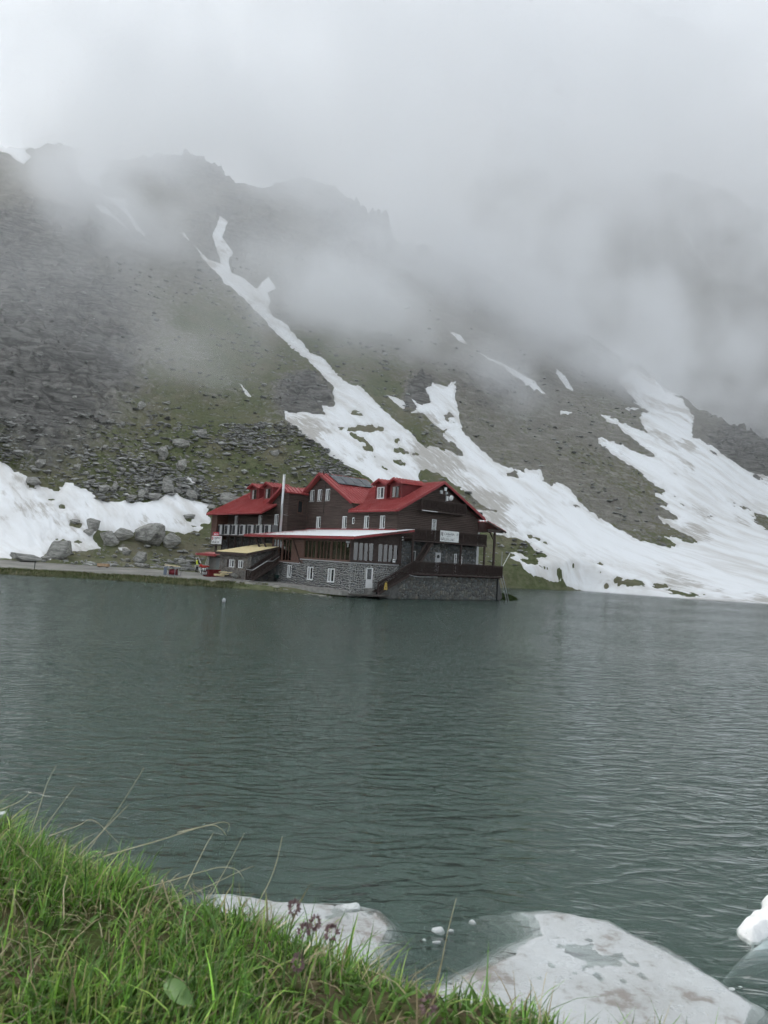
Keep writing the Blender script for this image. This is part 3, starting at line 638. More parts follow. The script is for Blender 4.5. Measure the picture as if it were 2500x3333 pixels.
    for a_, b_, h_ in (((-3.19, 18.5, 11.78), (-3.19, 22.02, 9.86), .2), ((-3.19, 18.5, 11.78), (-3.19, 17.22, 11.06), .2), ((-3.1, 17.22, 11.07), (-.1, 17.22, 11.07), .12)): MB().bar(a_, b_, .05, h_).build('verge_board', M['red_trim'], L)
    siding(L, *F(-2.6), [(22.1, 5.6), (35, 5.6), (35, 8.9), (22.1, 8.9)], [(23.9, 24.8, 7.1, 8.5), (30.6, 31.5, 7.1, 8.5)])
    for a in (23.92, 30.62): window(L, *F(-2.6), a, a+.86, 7.12, 8.48, 2)
    siding(L, *F(-4.2), [(33.6, 5.2), (35.2, 5.2), (35.2, 8.7), (33.6, 8.7)], m=M['brown_wood'])
    siding(L, (-4.2, 33.6, 0), (1, 0, 0), (0, -1, 0), [(0, 5.2), (1.6, 5.2), (1.6, 8.7), (0, 8.7)], m=M['brown_wood'])
    roof(L, [(-4.7, 20.4, 8.6), (-4.7, 36.0, 8.6), (2.0, 36.0, 12.28), (2.0, 20.4, 12.28)], (0, 1, 0), .42)
    roof(L, [(2.0, 18.6, 12.28), (2.0, 36.0, 12.28), (8, 36, 9), (8, 18.6, 9)], (0, 1, 0), .42)
    for a_, b_ in (((-4.74, 20.4, 8.5), (-4.74, 36.0, 8.5)), ((-4.7, 20.36, 8.52), (2, 20.36, 12.2)), ((-4.7, 36.04, 8.52), (2, 36.04, 12.2))): MB().bar(a_, b_, .05, .16).build('eave_board', M['red_trim'], L)
    dormer(-.8, 29.9, 10.7, M['brown_wood'], 1.5, 12.9, 12.3, 1.9, 10.75, 12.15, 1.25)
    dormer(-.8, 26.1, 10.7, M['brown_wood'], 1.5, 12.9, 12.3, 1.9, 10.75, 12.15, 1.25)
    # gallery that carries the row of units: deck, posts
    d = MB(); d.box(-4.15, -2.7, 17.8, 34.6, 5.66, 5.8); d.build('gallery_deck', M['dark_wood'], L)
    for k in range(9): MB().bar((-4.05, 18.2+k*1.95, 2.2), (-4.05, 18.2+k*1.95, 5.66), .14).build('gallery_post', M['dark_wood'], L)
    stonework(L, *F(-2.6), [(15.5, 2.5), (35, 2.5), (35, 5.6), (15.5, 5.6)], cell=.26, hue=(.12, .12, .115), mortar=M['dark_mortar'])
    # end walls closing the wing
    e = MB(); e.box(-2.4, 7.7, 34.6, 34.95, 1.0, 9.2); e.slab([(-2.4, 34.7, 9.1), (7.7, 34.7, 9.1), (2, 34.7, 12.2)], (0, .2, 0)); e.build('end_wall', M['log'], L)
    # --- glazed veranda on its stone storey
    X = -5.6
    ws = [(10.85, 11.65, 1.33, 2.64), (6.5, 7.55, 1.33, 2.64), (2.55, 3.7, 1.33, 2.64)]
    stonework(L, *F(X), [(-.1, .0), (15.5, .0), (15.5, 2.85), (-.1, 2.85)], ws+[(13.6, 15.0, .3, 2.65)], cell=.24, hue=(.12, .12, .12))
    stonework(L, *F(X), [(-.1, 2.85), (9.1, 2.85), (9.1, 3.33), (-.1, 3.33)], cell=.24, hue=(.12, .12, .12))
    for a, b, c, d_ in ws: window(L, *F(X), a, b, c, d_, 2, depth=.03)
    dr = MB(); dr.box(X-.03, X+.05, 13.62, 14.98, .5, 2.62); dr.build('grey_door', M['grey_board'], L)
    stonework(L, *G(-.1), [(X, .0), (.3, .0), (.3, 3.33), (X, 3.33)], [(-3.75, -2.85, .95, 3.0)], cell=.22, hue=(.14, .142, .14), mortar=M['mortar'])
    k = MB(); k.box(X-.06, X+.1, -.16, 15.6, 2.87, 2.93) if False else None
    k.box(X-.09, X-.02, -.2, 9.15, 3.34, 3.42); k.box(X-.09, .3, -.24, -.14, 3.34, 3.42); k.box(X-.09, X-.02, 9.15, 13.3, 2.86, 2.94); k.box(X-.08, X-.03, 9.12, 9.2, 2.9, 3.4); k.build('white_drip_rail', M['grey_paint'], L)
    cols = [15.3, 13.1, 10.95, 8.6, 6.15, 3.4, 0.02]
    for i, y in enumerate(cols): MB().bar((X, y, 2.93 if i < 3 else 3.42), (X, y, 5.62), .16).build('veranda_post', M['brown_wood'], L)
    for a_, b_, h_ in (((X, -.1, 5.58), (X, 15.4, 5.58), .22), ((X, -.1, 3.47), (X, 9.1, 3.47), .1), ((X, 9.1, 3.0), (X, 15.4, 3.0), .12)): MB().bar(a_, b_, .15, h_).build('veranda_beam', M['brown_wood'], L)
    for i, (a, b) in enumerate(zip(cols[1:], cols[:-1])):
        z0 = 3.06 if i < 2 else 3.52
        if i == 2:
            siding(L, *F(X), [(a+.08, 2.95), (b-.08, 2.95), (b-.08, 5.47), (a+.08, 5.47)], m=M['brown_wood'], name='board_panel')
            MB().bar((X-.1, b-.15, 5.45), (X-.1, a+.35, 3.0), .12, .06).build('brace', M['dark_wood'], L)
        else: window(L, *F(X), a+.08, b-.08, z0, 5.46, 3 if b-a < 2.6 else 4, m=M['brown_wood'], curtain=False, sill=False, fw=.09, glass=M['clear_glass'], name='veranda_window')
    MB().bar((X, -.1, 3.42), (X, -.1, 5.62), .2).build('veranda_post', M['dark_wood'], L)
    G0 = G(-.1)
    for a, b in ((-5.45, -2.85), (-2.45, .25)): window(L, *G0, a, b, 3.55, 5.45, 4, m=M['dark_wood'], curtain=False, sill=False, fw=.1, glass=M['clear_glass'], name='veranda_window')
    t = MB(); t.box(-2.85, -2.45, -.12, 0, 3.42, 5.6); t.slab([(X, -.1, 5.46), (.5, -.1, 5.46), (.5, -.1, 6.6), (X, -.1, 5.75)], (0, .1, 0)); t.box(.25, .6, -.16, .0, 3.3, 6.4); t.box(X, .4, -.14, -.02, 3.43, 3.54); t.build('veranda_end_boards', M['dark_wood'], L)
    # veranda interior: floor, back wall, tables with pale cloths
    t = MB(); t.box(X+.15, -.05, .1, 15.4, 3.2, 3.3); t.build('veranda_floor', M['dark_wood'], L)
    t = MB(); t.box(-.12, -.06, .1, 17.4, 3.3, 6.3); t.build('veranda_back_wall', wear(mat('veranda_plaster', rough=.8), (.16, .12, .09), (.22, .18, .14)), L)
    for k in range(6):
        t = MB(); y = 1.6+k*2.3; t.box(-4.9, -3.9, y-.5, y+.5, 4.0, 4.06); t.box(-4.92, -3.88, y-.52, y+.52, 3.75, 3.998); t.box(-4.5, -4.3, y-.1, y+.1, 3.3, 3.75); t.build('veranda_table', M['curtain'], L)
        c = MB(); [c.box(X+.16, X+.2, y+.55+j*.07, y+.6+j*.07, 3.9, 5.4) for j in range(4)]; c.build('curtain', M['curtain'], L)
    # veranda roof: corrugated white sheet with red fascia
    zr = lambda x: 5.88+(x+6.35)*.158
    out = [(-6.35, -1.45), (-6.35, 21.0), (-4.2, 18.2), (-.05, 17.4), (-.05, -.08), (1.15, -.08), (1.15, -1.3)]
    mb = MB(); ys = np.arange(-1.4, 21.0, .07)
    for i, (ya, yb) in enumerate(zip(ys[:-1], ys[1:])):
        ym = (ya+yb)/2; xb = np.interp(ym, [-1.4, -.1, -.09, 17.4, 18.2, 21], [1.15, 1.15, -.06, -.06, -4.2, -6.3])
        ha, hb = .025*(i % 2), .025*((i+1) % 2)
        mb.add([(-6.38, ya, zr(-6.38)+ha), (-6.38, yb, zr(-6.38)+hb), (xb, yb, zr(xb)+hb), (xb, ya, zr(xb)+ha)], [(0, 1, 2, 3)])
    mb.build('veranda_roof', M['white_roof'], L)
    u = MB(); u.slab([(x, y, zr(x)-.16) for x, y in out[:4]]+[(-.06, -1.4, zr(-.06)-.16)], (0, 0, .1)); u.slab([(-.05, -1.4, zr(-.05)-.16), (1.15, -1.3, zr(1.15)-.16), (1.15, -.08, zr(1.15)-.16), (-.05, -.08, zr(-.05)-.16)], (0, 0, .1)); u.build('veranda_roof_deck', M['dark_wood'], L)
    f = MB(); f.slab([(-6.40, -1.47, 5.60), (-6.40, 21.05, 5.60), (-6.40, 21.05, 5.86), (-6.40, -1.47, 5.86)], (.04, 0, 0)); f.slab([(-6.36, -1.49, 5.64), (1.17, -1.34, 6.83), (1.17, -1.34, 7.04), (-6.36, -1.49, 5.86)], (0, .04, 0)); f.build('fascia', M['red_trim'], L)
    f = MB(); f.box(-.09, -.03, .1, 17.4, 6.9, 7.02); f.build('wall_flashing', M['red_trim'], L)
    for y0, y1 in ((19.0, 17.4), (17.3, 15.9)): MB().bar((-6.1, y0, 5.62), (-6.0, y1, 4.25), .16).build('roof_strut', M['dark_wood'], L)
    # lamp and wires on the veranda corner
    l = MB(); l.box(X-.3, X-.05, .1, .5, 5.25, 5.45); l.box(X-.26, X-.18, .2, .28, 4.85, 5.2); l.build('wall_lamp', M['grey_paint'], L)
    # --- lakeside base, decks and stairs under the gable
    stonework(L, *G(-1.3), [(-.6, -.6), (13.6, -.6), (13.6, 2.45), (-.6, 2.45)], cell=.34, hue=(.15, .152, .14), mortar=M['dark_mortar'], var=.45)
    bt = MB(); bt.slab([(13.6, -1.3, -.6), (15.3, -1.0, -.6), (14.0, -1.0, 3.1), (13.6, -1.3, 3.1)], (0, 6, 0)); bt.build('buttress', wear(mat('buttress_stone', rough=.95), (.07, .072, .068), (.11, .11, .105), 4, .05, 5), L)
    q = MB(); q.tube([(13.6, -1.42, 2.6), (13.62, -1.42, -.3)], .07, 8); q.build('drain_pipe', M['black'], L)
    stonework(L, *G(0), [(.3, 2.6), (11.5, 2.6), (11.5, 5.9), (.3, 5.9)], [(5.35, 6.15, 2.8, 4.95), (2.1, 2.6, 2.8, 4.95), (8.15, 8.45, 2.8, 4.95), (9.0, 9.3, 2.8, 4.95)], cell=.30, hue=(.15, .155, .155), mortar=M['dark_mortar'])
    stonework(L, (11.5, 0, 0), (0, 1, 0), (1, 0, 0), [(0, 0), (17, 0), (17, 5.9), (0, 5.9)], cell=.4, hue=(.10, .10, .10), mortar=M['dark_mortar'])
    g = MB(); g.box(5.36, 6.14, -.03, .08, 2.75, 4.93); gd = g.build('ground_floor_door', M['grey_paint'], L)
    g = MB(); g.tube([(5.75, -.04, 4.5), (5.75, -.06, 4.5)], .2, 14); g.build('round_window', M['glass'], gd)
    for a, b in ((2.12, 2.58), (8.15, 8.45), (9.0, 9.3)): window(L, *G(0), a, b, 2.85, 4.93, 1, depth=.02, curtain=False, sill=False)
    d = MB(); d.box(.7, 14.1, -1.75, 0, 2.55, 2.7); d.box(11.6, 14.1, 0, 5, 2.55, 2.7); [d.bar((x, -1.7, 2.48), (x, -.02, 2.48), .1, .14) for x in np.arange(1, 14, .9)]; d.build('lower_deck', M['dark_wood'], L)
    slat_rail(L, (.8, -1.68, 2.7), (14.05, -1.68, 2.7), 1.18, name='lower_railing'); slat_rail(L, (14.05, -1.6, 2.7), (14.05, 4.9, 2.7), 1.1, name='lower_railing')
    d = MB(); d.box(1.0, 11.75, -1.32, -.06, 5.9, 6.04); d.build('upper_deck', M['dark_wood'], L)
    slat_rail(L, (1.1, -1.26, 6.04), (11.7, -1.26, 6.04), 1.15, name='upper_railing'); slat_rail(L, (11.7, -1.2, 6.04), (11.7, -.1, 6.04), 1.15, name='upper_railing')
    for x, z1 in ((1.15, 5.9), (7.9, 5.9), (11.5, 5.9)): MB().bar((x, -1.2, 2.7), (x, -1.2, z1), .17).build('deck_post', M['dark_wood'], L)
    for y in (-1.2, 4.2): MB().bar((13.0, y, 2.7), (13.0, y, 7.75), .2).build('porch_post', M['dark_wood'], L)
    MB().bar((13.0, -1.2, 6.6), (12.1, -1.2, 7.7), .12).build('porch_brace', M['dark_wood'], L)
    roof(L, [(11.4, -1.55, 8.66), (11.4, 8, 8.66), (14.4, 8, 7.72), (14.4, -1.55, 7.72)], (0, 1, 0), m=M['red_metal'], name='porch_roof')
    MB().bar((11.2, -1.6, 8.66), (14.42, -1.6, 7.66), .05, .18).build('porch_verge', M['dark_wood'], L); MB().bar((11.6, -1.4, 7.7), (14.1, -1.4, 7.7), .14, .3).build('porch_beam', M['dark_wood'], L)
    def stair(x0, x1, z0, z1, y0, y1, n, name='stair', rail=True):
        s = MB()
        for i in range(n):
            t = (i+.5)/n; x = x0+(x1-x0)*t; z = z0+(z1-z0)*(i+1)/n; s.box(x-.17, x+.17, y0, y1, z-.05, z)
        for y in (y0, y1): s.bar((x0-.1, y, z0-.05), (x1, y, z1-.1), .05, .26)
        o = s.build(name, M['dark_wood'], L)
        if rail: slat_rail(L, (x0-.1, y0-.06, z0+.02), (x1, y0-.06, z1), 1.08, gap=.13, name='stair_railing')
        return o
    stair(-3.2, .8, .55, 2.68, -1.62, -.55, 12)
    stair(1.6, 3.9, 2.7, 6.0, -1.15, -.35, 14)
    # stone mass under the lower stair
    sm = MB(); sm.slab([(-3.0, -1.25, -.6), (.4, -1.25, -.6), (.4, -1.25, 2.2), (-2.6, -1.25, .55)], (0, 1.0, 0)); sm.build('stair_plinth', M['dark_mortar'], L)
    ld = MB(); ld.slab([(-6.2, -.9, .34), (-4.2, -2.9, .34), (-2.0, -1.9, .34), (-2.0, -.2, .34), (-5.6, -.2, .34)], (0, 0, .1)); ld.build('landing', wear(mat('wet_plank', rough=.5), (.05, .042, .035), (.09, .08, .07)), L)
    st = MB(); st.box(-3.8, -2.75, -.62, -.12, .44, .72); st.box(-3.75, -2.8, -.45, -.12, .72, .95); st.build('door_step', M['concrete'], L)
    dd = MB(); dd.box(-3.68, -2.92, -.16, -.08, 1.78, 2.95); do = dd.build('lower_door', M['white_frame'], L)
    g = MB(); g.box(-3.6, -3.08, -.175, -.162, 1.84, 2.88); g.build('pane', M['glass'], do)
    gr = MB(); [gr.box(-3.6+j*.1, -3.585+j*.1, -.185, -.177, 1.84, 2.88) for j in range(6)]; [gr.box(-3.6, -3.08, -.19, -.186, 1.84+j*.13, 1.855+j*.13) for j in range(9)]; gr.build('window_grille', M['grey_paint'], do)
    g = MB(); g.box(-3.7, -2.92, -.2, -.1, 1.0, 1.76); g.build('door_panel', M['white_paint'], do)
    # mast with antennas on the gable
    a = MB(); a.tube([(5.8, -.7, 10.3), (5.8, -.7, 11.9)], .035, 6); a.tube([(5.8, -.7, 10.8), (6.35, -.78, 10.85)], .03, 6); mo = a.build('antenna_mast', M['grey_metal'], L)
    bm = bmesh.new(); bmesh.ops.create_uvsphere(bm, u_segments=16, v_segments=8, radius=.3); bmesh.ops.delete(bm, geom=[q for q in bm.verts if q.co.z > .01], context='VERTS')
    for q in bm.verts: q.co.z *= .45
    me = bpy.data.meshes.new('dish'); bm.to_mesh(me); bm.free(); ds = link('satellite_dish', me, M['white_paint'], mo); ds.location = (6.48, -.78, 10.8); ds.rotation_euler = (R(-80), R(12), 0)
    for x, z, w, h in ((5.05, 11.3, .28, .36), (5.62, 11.66, .26, .34), (5.82, 11.25, .22, .2), (5.95, 10.7, .14, .5)):
        b = MB(); b.box(x-w/2, x+w/2, -.85, -.68, z-h/2, z+h/2); b.build('antenna_box', M['white_paint'] if z > 11.4 or h > .4 else M['grey_paint'], mo)
    b = MB(); b.tube([(5.05, -.6, 10.5), (5.05, -.6, 11.2)], .02, 5); b.tube([(5.05, -.6, 10.7), (5.8, -.6, 10.7)], .02, 5); b.build('mast_arm', M['dark_metal'], mo)
    # notice and fittings
    n_ = MB(); n_.box(-.55, -.2, -.22, -.2, 3.62, 3.95); n_.build('window_notice', M['white_paint'], L)
    n_ = MB(); n_.box(-.5, -.25, -.226, -.221, 3.8, 3.88); n_.build('notice_print', M['sign_ink'], L)
    for z_ in (6.15, 5.9): MB().box(.5, .62, -.3, -.2, z_, z_+.13).build('spot_lamp', M['white_paint'], L)
    cb = MB(); cb.tube([(.45, -1.78, 2.5), (1.2, -1.8, 2.35), (2.2, -1.8, 2.33), (4.2, -1.8, 2.4)], .025, 5); cb.build('hose_line', M['grey_paint'], L, True)
    return L
LODGE = build_lodge()
# flues, chimney, signs, units: things fixed to or standing on the lodge
def at_lodge(name, label, cat, group=None):
    o = empty(name, BLD, BRZ); tag(o, label, cat, group); return o
def build_fixtures():
    f = at_lodge('steel_flue', 'tall shiny steel flue pipe rising in front of the left wing', 'flue')
    b = MB(); x, y = -4.3, 16.1
    b.tube([(x, y, 6.3), (x, y, 13.0)], .15, 14); b.build('pipe', M['steel'], f, True)
    for z in (7.6, 8.9, 10.1, 11.2, 12.2, 12.95): MB().tube([(x, y, z), (x, y, z+.07)], .165, 14).build('collar', M['steel'], f, True)
    a = MB(); a.bar((x, y, 8.4), (x+1.7, y+1.4, 8.35), .04); a.bar((x-.1, y-.1, 9.35), (x-.05, y-.35, 9.6), .05); a.build('bracket', M['grey_metal'], f)
    c = at_lodge('side_chimney', 'grey square chimney with dark cap behind the porch roof', 'chimney')
    b = MB(); x, y = 14.2, 3.0; b.box(x-.35, x+.35, y-.35, y+.35, 2.7, 9.55); b.build('stack', M['grey_paint'], c)
    b = MB(); b.box(x-.3, x+.3, y-.3, y+.3, 9.55, 9.75); b.slab([(x-.55, y-.55, 9.75), (x+.55, y-.55, 9.75), (x+.4, y-.55, 10.0), (x-.4, y-.55, 10.0)], (0, 1.1, 0)); b.build('cap', M['dark_metal'], c)
    t = at_lodge('deck_tank', 'pale grey box with pointed white lid on the deck', 'tank')
    b = MB(); b.box(11.75, 12.85, 2.2, 3.6, 2.72, 4.35); b.build('box', M['grey_paint'], t)
    b = MB(); z = 4.36; b.add([(11.65, 2.1, z), (12.95, 2.1, z), (12.95, 3.7, z), (11.65, 3.7, z), (12.1, 2.7, z+.35), (12.5, 3.1, z+.35)], [(0, 1, 5, 4), (1, 2, 5), (2, 3, 4, 5), (3, 0, 4), (3, 2, 1, 0)]); b.build('lid', M['white_paint'], t)
    # the sign board on the upper railing
    s = at_lodge('sign_board', 'white board reading CABANA BÂLEA LAC on the upper balcony railing', 'sign')
    b = MB(); b.box(4.68, 7.33, -1.36, -1.33, 6.1, 7.24); b.build('board', wear(mat('sign_white', rough=.5), (.62, .64, .63), (.70, .71, .70), 2), s)
    ro = (R(90), 0, 0)
    text_mesh('CABANA', .36, 'lettering', M['sign_grey'], s, (5.22, -1.372, 6.9), ro, sx=1.0)
    text_mesh('* * *', .3, 'stars', M['sign_grey'], s, (5.6, -1.372, 6.58), ro)
    text_mesh('BÂLEA LAC', .40, 'lettering', M['sign_grey'], s, (4.76, -1.372, 6.33), ro, sx=1.0)
    e = MB(); e.box(4.76, 4.86, -1.372, -1.364, 6.72, 7.1); e.box(4.93, 5.06, -1.372, -1.364, 6.66, 7.1); e.box(7.02, 7.24, -1.372, -1.364, 6.95, 7.03); e.box(6.98, 7.2, -1.372, -1.364, 6.8, 6.86); e.box(7.05, 7.12, -1.372, -1.364, 6.55, 6.63); e.build('emblem', M['sign_grey'], s)
    # the smaller sign on a post by the hut
    s = at_lodge('post_sign', 'small white CABANA BÂLEA LAC sign with red header on a post', 'sign')
    X = -5.5
    b = MB(); b.box(X, X+.05, 29.05, 31.95, 4.55, 5.58); b.build('board', M['white_paint'], s)
    b = MB(); b.box(X, X+.04, 29.9, 31.6, 5.6, 6.1); b.build('header', M['sign_red'], s)
    ro = (R(90), 0, R(-90))
    text_mesh('CABANA', .34, 'lettering', M['sign_ink'], s, (X-.008, 31.3, 5.33), ro, sx=1.25)
    text_mesh('* * *', .26, 'stars', M['sign_ink'], s, (X-.008, 30.9, 5.03), ro)
    text_mesh('BÂLEA LAC', .36, 'lettering', M['sign_ink'], s, (X-.008, 31.8, 4.78), ro, sx=1.25)
    e = MB(); e.box(X-.012, X-.002, 31.5, 31.78, 5.05, 5.48); e.box(X-.012, X-.002, 29.2, 29.55, 5.3, 5.36); e.box(X-.012, X-.002, 29.2, 29.5, 5.42, 5.48); e.box(X-.012, X-.002, 29.3, 29.45, 5.05, 5.12); e.build('emblem', M['sign_red'], s)
    e = MB(); [e.box(X-.012, X-.002, 30.05+i*.27, 30.22+i*.27, 5.72, 5.9) for i in range(5)]; e.build('header_print', M['white_paint'], s)
    p = MB(); p.bar((X+.12, 30.6, .9), (X+.12, 30.6, 5.6), .16); p.box(X-.1, X+.4, 29.6, 32.2, 4.33, 4.42); p.build('post', M['dark_wood'], s)
    # row of outdoor units
    ordn = ['first', 'second', 'third', 'fourth', 'fifth', 'sixth', 'seventh']
    for k, y in enumerate((33.05, 30.75, 28.5, 26.3, 24.1, 21.9, 19.7)):
        u = at_lodge('outdoor_unit', f'{ordn[k]} grey-white fan unit from the small post sign on the gallery', 'fan unit', 'fan units in a row on the left wing gallery')
        X = -3.95
        b = MB(); b.box(X, X+.75, y-1.0, y+.85, 5.86, 7.16); b.build('case', M['grey_paint'] if k < 6 else M['grey_board'], u)
        b = MB(); b.box(X-.02, X-.002, y-.0, y+.78, 5.93, 7.1); g = b.build('grille', M['dark_metal'], u)
        r = MB(); [r.tube([(X-.03, y+.39+q*math.cos(t), 6.5+q*math.sin(t)) for t in np.linspace(0, 2*math.pi, 17)], .012, 4) for q in (.12, .22, .33)]; r.build('fan_ring', M['black'], g)
        b = MB(); b.slab([(X-.03, y+.85, 5.86), (X-.03, y-.05, 5.86), (X-.03, y-.05, 5.92), (X-.03, y+.79, 5.92), (X-.03, y+.79, 7.11), (X-.03, y-.05, 7.11), (X-.03, y-.05, 7.16), (X-.03, y+.85, 7.16)], (.027, 0, 0)); b.build('grille_surround', M['white_paint'], u)
        b = MB(); b.box(X-.025, X-.003, y-.66, y-.06, 5.87, 7.15); b.build('front_panel', M['grey_paint'], u)
        b = MB(); b.box(X-.02, X-.002, y-1.0, y-.67, 5.87, 7.15); b.build('pipe_cover', M['dark_metal'], u)
        b = MB(); b.box(X-.01, X+.745, y-1.02, y-1.001, 5.9, 7.12); b.build('side_panel', M['dark_metal'] if k < 6 else M['grey_board'], u)
build_fixtures()
# ------------------------------------------------------------------ the lake
def build_lake():
    th = np.radians(np.linspace(-75, 75, 160)); rr = np.concatenate([np.linspace(1.5, 30, 150), np.geomspace(31, 420, 90)])
    T_, R_ = np.meshgrid(th, rr); X = R_*np.sin(T_); Y = R_*np.cos(T_)-.3
    n, k = X.shape; i = np.arange(n*k).reshape(n, k)
    f = np.stack([i[:-1, :-1], i[:-1, 1:], i[1:, 1:], i[1:, :-1]], -1).reshape(-1, 4)
    f = f[:, ::-1] if False else f
    me = npmesh('lake', np.stack([X, Y, np.full_like(X, WATER)], -1).reshape(-1, 3), f)
    m = bpy.data.materials.new('lake_water'); m.use_nodes = True; t = NT(m)
    v1 = t.coord((1.25, .50, 1), (0, 0, R(10)), vt='TEXTURE'); v2 = t.coord((.62, .25, 1), (0, 0, R(-6)), vt='TEXTURE'); v3 = t.coord((.25, .12, 1), (0, 0, R(16)), vt='TEXTURE')
    rg = lambda n: t.math('POWER', t.math('SUBTRACT', 1., t.math('ABSOLUTE', t.math('SUBTRACT', t.math('MULTIPLY', n, 2.), 1.))), 2.2)
    n1 = rg(t.noise(v1, 1.0, 1, .45, .4)); n2 = rg(t.noise(v2, 1.0, 2, .5, .5)); n3 = t.noise(v3, 1.0, 2, .6, .2)
    gust = t.ramp(t.noise(t.coord((.025, .06, 1), (0, 0, R(12))), 1.0, 4, .6), .3, .7, .6, 1.25)
    h = t.math('ADD', t.math('MULTIPLY', n1, .078), t.math('ADD', t.math('MULTIPLY', n2, .044), t.math('MULTIPLY', n3, .010)))
    h = t.math('MULTIPLY', h, gust)
    t.N.remove(t.b)
    bp = t.new('Bump'); bp.inputs['Distance'].default_value = 1.0; bp.inputs['Strength'].default_value = .75; t.L.new(h, bp.inputs['Height'])
    fr = t.new('Fresnel'); fr.inputs['IOR'].default_value = 1.33; t.L.new(bp.outputs[0], fr.inputs['Normal'])
    gl = t.new('BsdfGlossy'); gl.inputs['Roughness'].default_value = .10; t.L.new(bp.outputs[0], gl.inputs['Normal'])
    body = t.new('BsdfDiffuse'); body.inputs['Color'].default_value = (.138, .200, .172, 1)
    tr = t.new('BsdfTransparent'); tr.inputs['Color'].default_value = (.95, .98, .97, 1)
    m0 = t.new('MixShader'); m0.inputs[0].default_value = .95; t.L.new(body.outputs[0], m0.inputs[1]); t.L.new(tr.outputs[0], m0.inputs[2])
    m1 = t.new('MixShader'); t.L.new(fr.outputs[0], m1.inputs[0]); t.L.new(m0.outputs[0], m1.inputs[1]); t.L.new(gl.outputs[0], m1.inputs[2])
    out = [x for x in t.N if x.type == 'OUTPUT_MATERIAL'][0]; t.L.new(m1.outputs[0], out.inputs['Surface'])
    lake = tag(link('lake_water', me, m), kind='structure')
    # turbid water: deeper strata, each veiling what lies under it
    lm = bpy.data.materials.new('turbid_water'); lm.use_nodes = True; u = lm.node_tree; u.nodes.clear()
    df = u.nodes.new('ShaderNodeBsdfDiffuse'); df.inputs[0].default_value = (.138, .200, .172, 1); tp = u.nodes.new('ShaderNodeBsdfTransparent'); mx = u.nodes.new('ShaderNodeMixShader'); mx.inputs[0].default_value = .75; oo = u.nodes.new('ShaderNodeOutputMaterial')
    u.links.new(df.outputs[0], mx.inputs[1]); u.links.new(tp.outputs[0], mx.inputs[2]); u.links.new(mx.outputs[0], oo.inputs[0])
    for dz in (.03, .07, .12, .18, .26, .38):
        b = MB(); b.add([(-400, -5, WATER-dz), (400, -5, WATER-dz), (400, 300, WATER-dz), (-400, 300, WATER-dz)], [(0, 1, 2, 3)]); b.build('water_layer', lm, lake)
    # turbid depth below
    b = MB(); b.add([(-500, -20, -.75), (500, -20, -.75), (500, 420, -.75), (-500, 420, -.75)], [(0, 1, 2, 3)])
    tag(b.build('lake_bed', wear(mat('lake_bed_silt', rough=1.), (.11, .16, .135), (.13, .18, .155), .3)), kind='structure')
build_lake()
# ------------------------------------------------------------------ gravel road along the shore
def gz(x, y): return float(terrain_z(np.array([x]), np.array([y]))[0])
def build_road():
    # strip that follows the shore on the shelf
    xs = np.linspace(-75, -9, 150); near = np.interp(xs, [-75, -38, -28, -20, -12, -9], [73.5, 76.2, 77.0, 75.6, 73.2, 72.0]); far = np.interp(xs, [-75, -45, -30, -20, -14, -9], [86, 89.5, 90, 88, 82, 78])
    k = 26; X = np.repeat(xs[:, None], k, 1); t = np.linspace(0, 1, k)[None]; n_ = near[:, None]+.35*fbm(X*.6, X*0+1, 3, 9); f_ = far[:, None]+.8*fbm(X*.3, X*0+4, 3, 19)
    Y = n_+(f_-n_)*t; Z = ground0(X, Y)+.03+.05*np.sin(t*math.pi)-.12*((t < .01)|(t > .99))
    i = np.arange(X.size).reshape(X.shape); f = np.stack([i[:-1, :-1], i[1:, :-1], i[1:, 1:], i[:-1, 1:]], -1).reshape(-1, 4)
    m = mat('gravel_road', rough=.95, spec=.15); q = NT(m); v = q.coord(); a = q.noise(v, .35, 5, .6); b = q.noise(v, 9, 4, .7)
    c = q.mix(q.ramp(a, .35, .7), (.20, .195, .18), (.30, .29, .265)); c = q.mix(q.ramp(b, .5, .8, 0, .5), c, (.14, .135, .125)); q.col(c); q.bump(b, .03)
    tag(link('gravel_road', npmesh('gravel_road', np.stack([X, Y, Z], -1).reshape(-1, 3), f), m), kind='structure')
    # concrete path in front of the veranda
    b = MB(); pts = [bw(-5.62, 18.5), bw(-5.62, -.05), bw(-6.5, -.2), bw(-7.6, 4), bw(-8.4, 9), bw(-9.3, 13), bw(-9.6, 18.5)]
    b.slab([(p.x, p.y, WATER+.1) for p in pts], (0, 0, .46)); tag(b.build('concrete_path', M['concrete']), kind='structure')
build_road()
# ------------------------------------------------------------------ boulders
def rock_mesh(name, seed, sub=2, flat=1.0, cuts=7):
    rd = random.Random(seed); bm = bmesh.new(); bmesh.ops.create_icosphere(bm, subdivisions=sub, radius=1)
    pl = []
    for _ in range(cuts):
        n = Vector((rd.gauss(0, 1), rd.gauss(0, 1), rd.gauss(0, .8))).normalized(); pl.append((n, rd.uniform(.42, .72)))
    pl.append((Vector((rd.uniform(-.25, .25), rd.uniform(-.25, .25), 1)).normalized(), rd.uniform(.45, .65)))
    from mathutils import noise as mn
    off = Vector((rd.uniform(0, 99), rd.uniform(0, 99), rd.uniform(0, 99)))
    for v in bm.verts:
        p = v.co.copy()
        for n, d in pl:
            e = p.dot(n)-d
            if e > 0: p -= n*e*.985
        p += p.normalized()*(mn.noise(p*1.6+off)*.07+mn.noise(p*5+off)*.035)
        p.z *= flat; v.co = p
    me = bpy.data.meshes.new(name); bm.to_mesh(me); bm.free()
    return me
